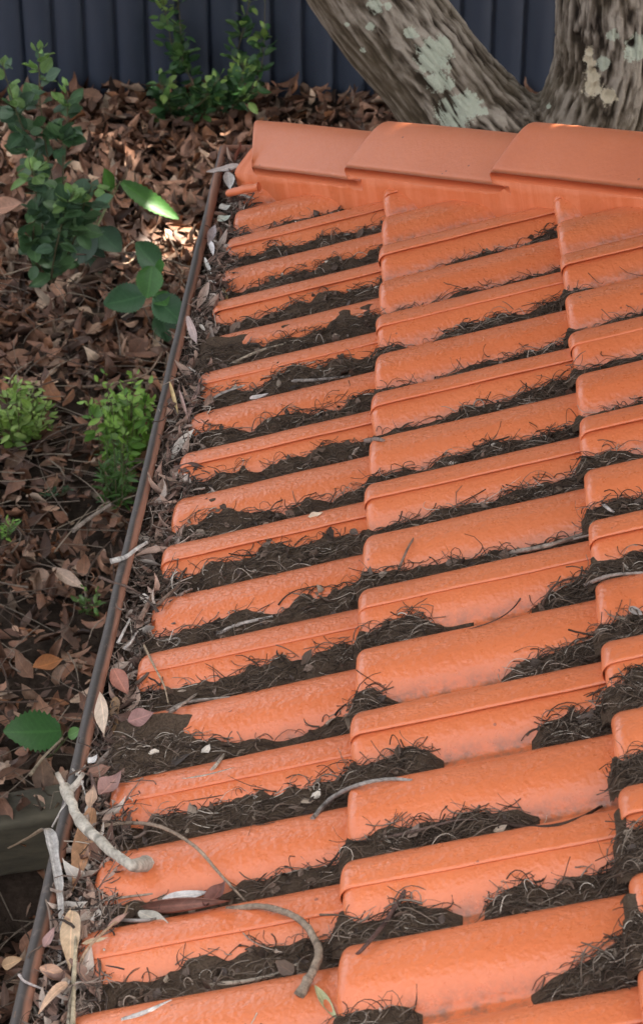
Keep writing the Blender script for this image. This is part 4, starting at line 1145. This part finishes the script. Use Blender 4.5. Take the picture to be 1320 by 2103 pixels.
deadleaf("grey leaf curl at upper edge of the right debris heap", (1290, 1248), (1318, 1262), 20, (.42, .36, .32), .012, .012, .6, .4)
deadleaf("large rust brown fallen leaf on the garden floor", (68, 1372), (132, 1352), 42, (.33, .13, .045), .0, .0, .4, .5, z0=.09, z1=.09, name="fallen_leaf")
deadleaf("light tan fallen leaf on the garden floor near green sprig", (108, 1165), (176, 1210), 30, (.42, .30, .22), .0, .0, .5, .5, z0=.09, z1=.085, name="fallen_leaf")
deadleaf("broad brown fallen leaf left of the tall shrub", (46, 418), (-40, 432), 50, (.28, .15, .10), .0, .0, .5, .4, z0=.12, z1=.10, name="fallen_leaf")

def stick(label, pts, rpx, colr, arch=0., lift=.0, taper=.6, name="twig", cat="twig", zs=None, nz=.18, rough=.0, prof=None, m=None, group=None, lin=False):
    P = []
    n = len(pts)
    for i, (px, py) in enumerate(pts):
        z = None if zs is None else zs[i]
        if z is None: P.append(at_roof(px, py, lift+arch*math.sin(math.pi*i/(n-1))+rpx/FPX*3.2*.8))
        else: P.append(at_z(px, py, z))
    P = np.array(P); d = np.linalg.norm(P.mean(0)-CAM); r = rpx/FPX*d
    m = m or max(14, n*7)
    if lin:                                # straight runs with short rounded bends
        tt = np.linspace(0, n-1, m); P = np.stack([np.interp(tt, np.arange(n), P[:, j]) for j in range(3)], -1)
        for _ in range(3): P[1:-1] = (P[:-2]+P[1:-1]*2+P[2:])/4
    else: P = spline(P, m)
    R = r*np.linspace(1, taper, m) if prof is None else r*np.interp(np.linspace(0, 1, m), prof[0], prof[1])
    P = P+rough*np.stack([fbm(np.stack([np.arange(m)*.13, np.full(m, s+rpx), np.zeros(m)], -1), 2, s) for s in (1, 2, 3)], -1)
    knot = np.clip(fbm(np.stack([np.arange(m)*.22, np.full(m, len(label)*.7), np.zeros(m)], -1), 2, 9)-.15, 0, 1)*.9
    R = R*(1+knot*(.15 if rpx > 7 else .25)); V, F = tube(P, R, 10, nz, len(label))
    ss = np.arange(m)
    tone = .95+.22*fbm(np.stack([ss*.35, np.full(m, rpx*3.), np.full(m, len(label)*1.)], -1), 2, 7)
    for q in np.random.default_rng(len(label)).choice(m, max(1, m//14), False): tone[q] *= .55
    vt = np.concatenate([np.repeat(tone, 10)*(1+.22*fbm(V[:m*10]/r*np.array([.9, .9, .9]), 2, 5)), [tone[0]*.8, tone[-1]*.8]])
    cc = np.array(colr)[None]*vt[:, None]
    R = R
    o = mobj(name, V, F, M_TWIG, None, True, {'col': cc}); setloc(o, tuple(P[0])); return tag(o, label, cat, group), P, R
BONE, STRAW, ASH, DARK = (.60, .53, .44), (.50, .40, .29), (.40, .35, .30), (.10, .065, .05)
# the thick branch with a lichened knob
zl = LZ
br, P, R = stick("thick bone pale branch with knobbly end lying across gutter and tile", [(130, 1615), (146, 1648), (163, 1682), (192, 1722), (235, 1754), (268, 1776), (300, 1772)], 12., (.66, .60, .50),
      name="branch", cat="branch", zs=[zl+.040, zl+.038, zl+.036, zl+.040, zl+.052, zl+.062, None], nz=.10, prof=([0, .06, .16, .3, .36, .5, .8, .9, 1], [1.0, 1.2, .85, .85, 1.15, .9, .85, 1.2, 1.4]), m=60, rough=.003, lin=True)
def branch_bits(br, P, R):
    off = np.array(br.location)
    e = P[-1]; T = norm(P[-1]-P[-4])
    rr = np.random.default_rng(5); A = Acc(); E1 = norm(np.cross(T, [0, 0, 1.])); E2 = np.cross(T, E1)
    th = np.linspace(0, 5.2*np.pi, 70); rad = np.linspace(.10, .8, 70)*R[-1]
    sp = e+T*.0028+(np.cos(th)*rad)[:, None]*E1+(np.sin(th)*rad)[:, None]*E2
    V, F = tubes((sp-off)[None], np.array([R[-1]*.10]), 5, 1.); A.add(V, F, col=np.tile((.10, .085, .07), (len(V), 1)))
    A.build("cut_end", M_TWIG, br)
    for s in (0, 1):
        p0 = P[4]; q = [p0, p0+np.array([-.008+.02*s, .006, .012]), p0+np.array([-.014+.034*s, .010, .024])]
        V, F = tube(spline(q, 8), np.linspace(R[4]*.5, R[4]*.35, 8), 8, .2, s); mobj("spur", V-off, F, M_TWIG, br, True, {'col': np.tile((.60, .54, .45), (len(V), 1))})
branch_bits(br, P, R)
hk, P, R = stick("hooked grey brown stick curling round a low tile's shoulder", [(465, 1868), (528, 1862), (585, 1872), (628, 1900), (650, 1938), (648, 1984), (632, 2012), (614, 2046)], 8.5, (.40, .31, .23),
      name="branch", cat="branch", arch=.02, prof=([0, .4, .7, .8, .84, .9, 1], [.75, .85, 1.0, 1.0, 1.35, 1.25, 1.35]), m=60, rough=.002)
stick("long arching straw stalk rising from the branch to the curled leaf", [(208, 1697), (262, 1690), (330, 1698), (400, 1738), (452, 1795), (505, 1852)], 4.5, (.44, .33, .24), .03)
stick("smooth grey curved stalk left of the curled brown leaf", [(165, 1845), (196, 1870), (240, 1888), (300, 1890), (345, 1882)], 5, (.42, .37, .33), .006)
stick("thin pale stalk running under the hooked stick to the left", [(425, 2022), (498, 2016), (562, 2002), (612, 1980)], 5, (.48, .40, .31), .006)
stick("chalk white straight stick at the very bottom of the roof", [(252, 2096), (300, 2078), (353, 2056)], 6, (.78, .74, .68), .004)
stick("pale grey bowed stick over debris right of the long tile row", [(642, 1682), (680, 1640), (738, 1611), (800, 1600), (846, 1603)], 5.5, (.42, .38, .34), .010)
stick("dark mauve brown twig leaning against a tile low on the right", [(832, 1830), (795, 1888), (745, 1948), (700, 1988)], 5.5, (.15, .085, .07), .012)
stick("dark curved twig on bare orange tile at lower right", [(1000, 1672), (1050, 1694), (1120, 1698), (1185, 1682), (1234, 1656)], 5, (.10, .062, .045), .004)
stick("slim brown twig bridging the debris left of the dark curved twig", [(795, 1720), (870, 1702), (935, 1685), (990, 1682)], 3.5, (.15, .10, .08), .012)
stick("long pale straw sloping off the right edge of the roof", [(1048, 1135), (1120, 1121), (1200, 1096), (1320, 1052)], 5, (.46, .37, .30), .012)
stick("second pale straw close beneath the long straw at right", [(1085, 1133), (1160, 1112), (1235, 1092)], 3.5, (.40, .33, .28), .006)
stick("pale curved straw at the foot of the long buried tile", [(318, 1590), (362, 1602), (430, 1592), (520, 1568), (592, 1556)], 4.5, (.55, .48, .39), .004)
stick("short pale stub standing up from the curved straw", [(428, 1590), (445, 1570), (460, 1550)], 4.5, (.60, .52, .42), .008)
stick("white stick lying across the gutter bead at mid height", [(228, 1153), (258, 1144), (280, 1128), (302, 1114)], 5.5, (.74, .69, .63), zs=[LZ+.012, LZ+.013, LZ+.014, LZ+.008])
stick("white stick embedded in debris under the tenth tile", [(446, 1303), (488, 1283), (560, 1266)], 4.5, (.58, .51, .45), .004)
stick("pale stalk along the fifth channel's bottom", [(425, 832), (455, 808), (520, 786)], 3.5, (.56, .48, .42), .006)
stick("grey crooked stick in the upper right of the fifth channel", [(600, 782), (650, 780), (720, 772)], 4, (.36, .31, .27), .006)
stick("tan forked stick lying in the fourth channel", [(478, 746), (530, 722), (588, 705)], 3.8, (.46, .37, .27), .006)
stick("looped pale stalk in the ninth channel near the gutter", [(328, 1318), (365, 1311), (366, 1322), (340, 1338)], 2.6, (.50, .43, .36), .004)
stick("thin yellow straw curving over the eleventh tile nose", [(296, 1325), (318, 1370), (338, 1410), (348, 1455)], 2.4, (.58, .44, .30), .015)
stick("pair end of grey sticks above the buried tile nose", [(345, 1462), (385, 1442), (472, 1432)], 4.5, (.44, .38, .32), .004)
stick("slim grey stick crossing the one above the buried nose", [(348, 1465), (372, 1448), (405, 1425)], 4, (.40, .33, .27), .01)
stick("upright yellow straw near the bottom of the gutter", [(150, 2110), (152, 2030), (155, 1960), (158, 1900)], 5, (.60, .50, .34), .02, lift=.01)
stick("pale straw close behind the upright yellow straw", [(140, 2110), (146, 2040), (152, 1985)], 4, (.56, .48, .36), .01, lift=.012)
stick("bent tan stalk rising to the twisted pinkish leaf", [(160, 2010), (172, 1962), (205, 1922), (252, 1882), (262, 1860)], 3.4, (.50, .34, .22), .01, lift=.008)
stick("brown twig poking through the right heap toward bare tile", [(1110, 1256), (1122, 1222), (1150, 1195), (1205, 1182)], 2.8, (.16, .095, .07), .02)
stick("hair thin brown tendril arching over bare tile at right centre", [(1082, 1176), (1066, 1232), (1020, 1272), (930, 1302)], 1.8, (.14, .08, .06), .008)
stick("fine tendril crossing the lap line beneath the right heap", [(1200, 1434), (1240, 1412), (1280, 1405), (1320, 1418)], 2.2, (.16, .09, .06), .014)
stick("stubby pale brown stick bridging two courses at centre", [(752, 906), (775, 902), (790, 906)], 5.5, (.40, .31, .26), .004)
stick("pale twig upright on the seventh tile of the middle course", [(818, 1170), (835, 1130), (852, 1100)], 3, (.30, .21, .16), .012)
stick("white splinter standing on a tile at right edge", [(1238, 1036), (1250, 1046), (1260, 1052)], 4, (.78, .70, .64), .01)
stick("ash grey twig over the debris at far right", [(1200, 1202), (1232, 1188), (1262, 1180), (1320, 1176)], 4.5, (.42, .35, .30), .008)
stick("thick brown twig in the gutter near the ninth tile", [(285, 1278), (305, 1240), (322, 1202)], 6, (.30, .20, .15), .006)
stick("slim brown twig parallel to the thick gutter twig", [(318, 1248), (345, 1222), (376, 1194)], 4, (.28, .19, .14), .010)
stick("dark stem crossing the bead from garden to gutter", [(205, 1185), (232, 1196), (262, 1205), (290, 1220)], 3.4, (.18, .12, .095), zs=[LZ-.02, LZ+.006, LZ+.012, LZ+.0])
stick("white needle in the gutter beside the bead lower half", [(242, 1322), (254, 1298), (267, 1272)], 3.5, (.66, .60, .54), .01)
stick("curved white needle beneath the other white needle", [(256, 1332), (270, 1318), (280, 1300)], 3.2, (.60, .54, .48), .01)
stick("thin white loop of straw over the bead beside the branch", [(150, 1580), (164, 1596), (172, 1618), (178, 1640)], 2.4, (.62, .57, .50), zs=[LZ+.014, LZ+.022, LZ+.016, LZ+.004])
stick("white straw poking out from under the branch end", [(170, 1605), (150, 1625), (125, 1668), (108, 1698)], 3.6, (.68, .63, .57), zs=[LZ+.010, LZ+.016, LZ+.004, LZ-.02])
stick("pale wisp looping over the bead at the lowest bend", [(40, 2002), (52, 2016), (85, 2030), (105, 2042)], 3, (.60, .52, .48), zs=[LZ+.012, LZ+.014, LZ+.004, LZ-.01])
stick("thin straw lying over the low tile toward the curled leaf", [(140, 1868), (200, 1852), (260, 1842), (330, 1834)], 3.4, (.54, .42, .32), .008)
stick("fallen stick sloping over the dead leaves by the timber", [(62, 1592), (90, 1555), (130, 1515)], 3.4, (.36, .29, .20), zs=[.10, .11, .12])
stick("thin brown stem stretched over the garden floor toward the gutter", [(170, 795), (235, 788), (300, 768), (335, 722)], 3, (.26, .18, .13), zs=[.09, .10, .11, .14])
stick("grey stick on the garden floor beneath the bushy weeds", [(150, 1090), (190, 1060), (228, 1036)], 4.5, (.34, .28, .23), zs=[.09, .095, .10])

# peeling strip of white bark hanging over the bead
def bark_strip():
    path = [at_z(18, 1742, LZ-.03), at_z(58, 1722, LZ+.002), at_z(92, 1704, LZ+.020), at_z(104, 1716, LZ+.026), at_z(112, 1760, LZ+.022), at_z(122, 1820, LZ+.012), at_z(126, 1900, LZ+.004), at_z(122, 1975, LZ-.006)]
    P = spline(path, 48); T, N, B = frames(P); t = np.linspace(0, 1, 48)
    w = np.interp(t, [0, .12, .3, .42, .55, .75, 1], [.002, .0025, .005, .0082, .0065, .0042, .002])*(1+.45*fbm(np.stack([t*9, 0*t, 0*t], -1), 2, 4))
    lat = norm(np.cross(T, np.array([0, .55, .83]))); v = np.linspace(-1, 1, 9)
    nrm = np.cross(lat, T)
    V = P[:, None]+(w[:, None]*v[None])[..., None]*lat[:, None]+(w[:, None]*(.35*np.abs(v)[None]+.12*np.sin(v*7)[None]))[..., None]*nrm[:, None]
    F = grid_faces(48, 9); V = np.concatenate([V.reshape(-1, 3), V.reshape(-1, 3)-nrm.repeat(9, 0)*.0008]); F = np.concatenate([F, F[:, ::-1]+48*9])
    col = np.interp(t, [0, .25, .4, 1], [0, 0, 1, .8])[:, None]*np.array([.76, .72, .68])+(1-np.interp(t, [0, .25, .4, 1], [0, 0, 1, .8]))[:, None]*np.array([.50, .38, .26])
    col = np.tile((col[:, None]*(1-.28*np.abs(np.sin(v*5.3+.6)))[None, :, None]).reshape(-1, 3), (2, 1))
    o = mobj("bark_strip", V, F, M_TWIG, None, True, {'col': col}); setloc(o, tuple(P[10]))
    tag(o, "papery white strip of bark draped over the gutter bead", "bark strip")
bark_strip()
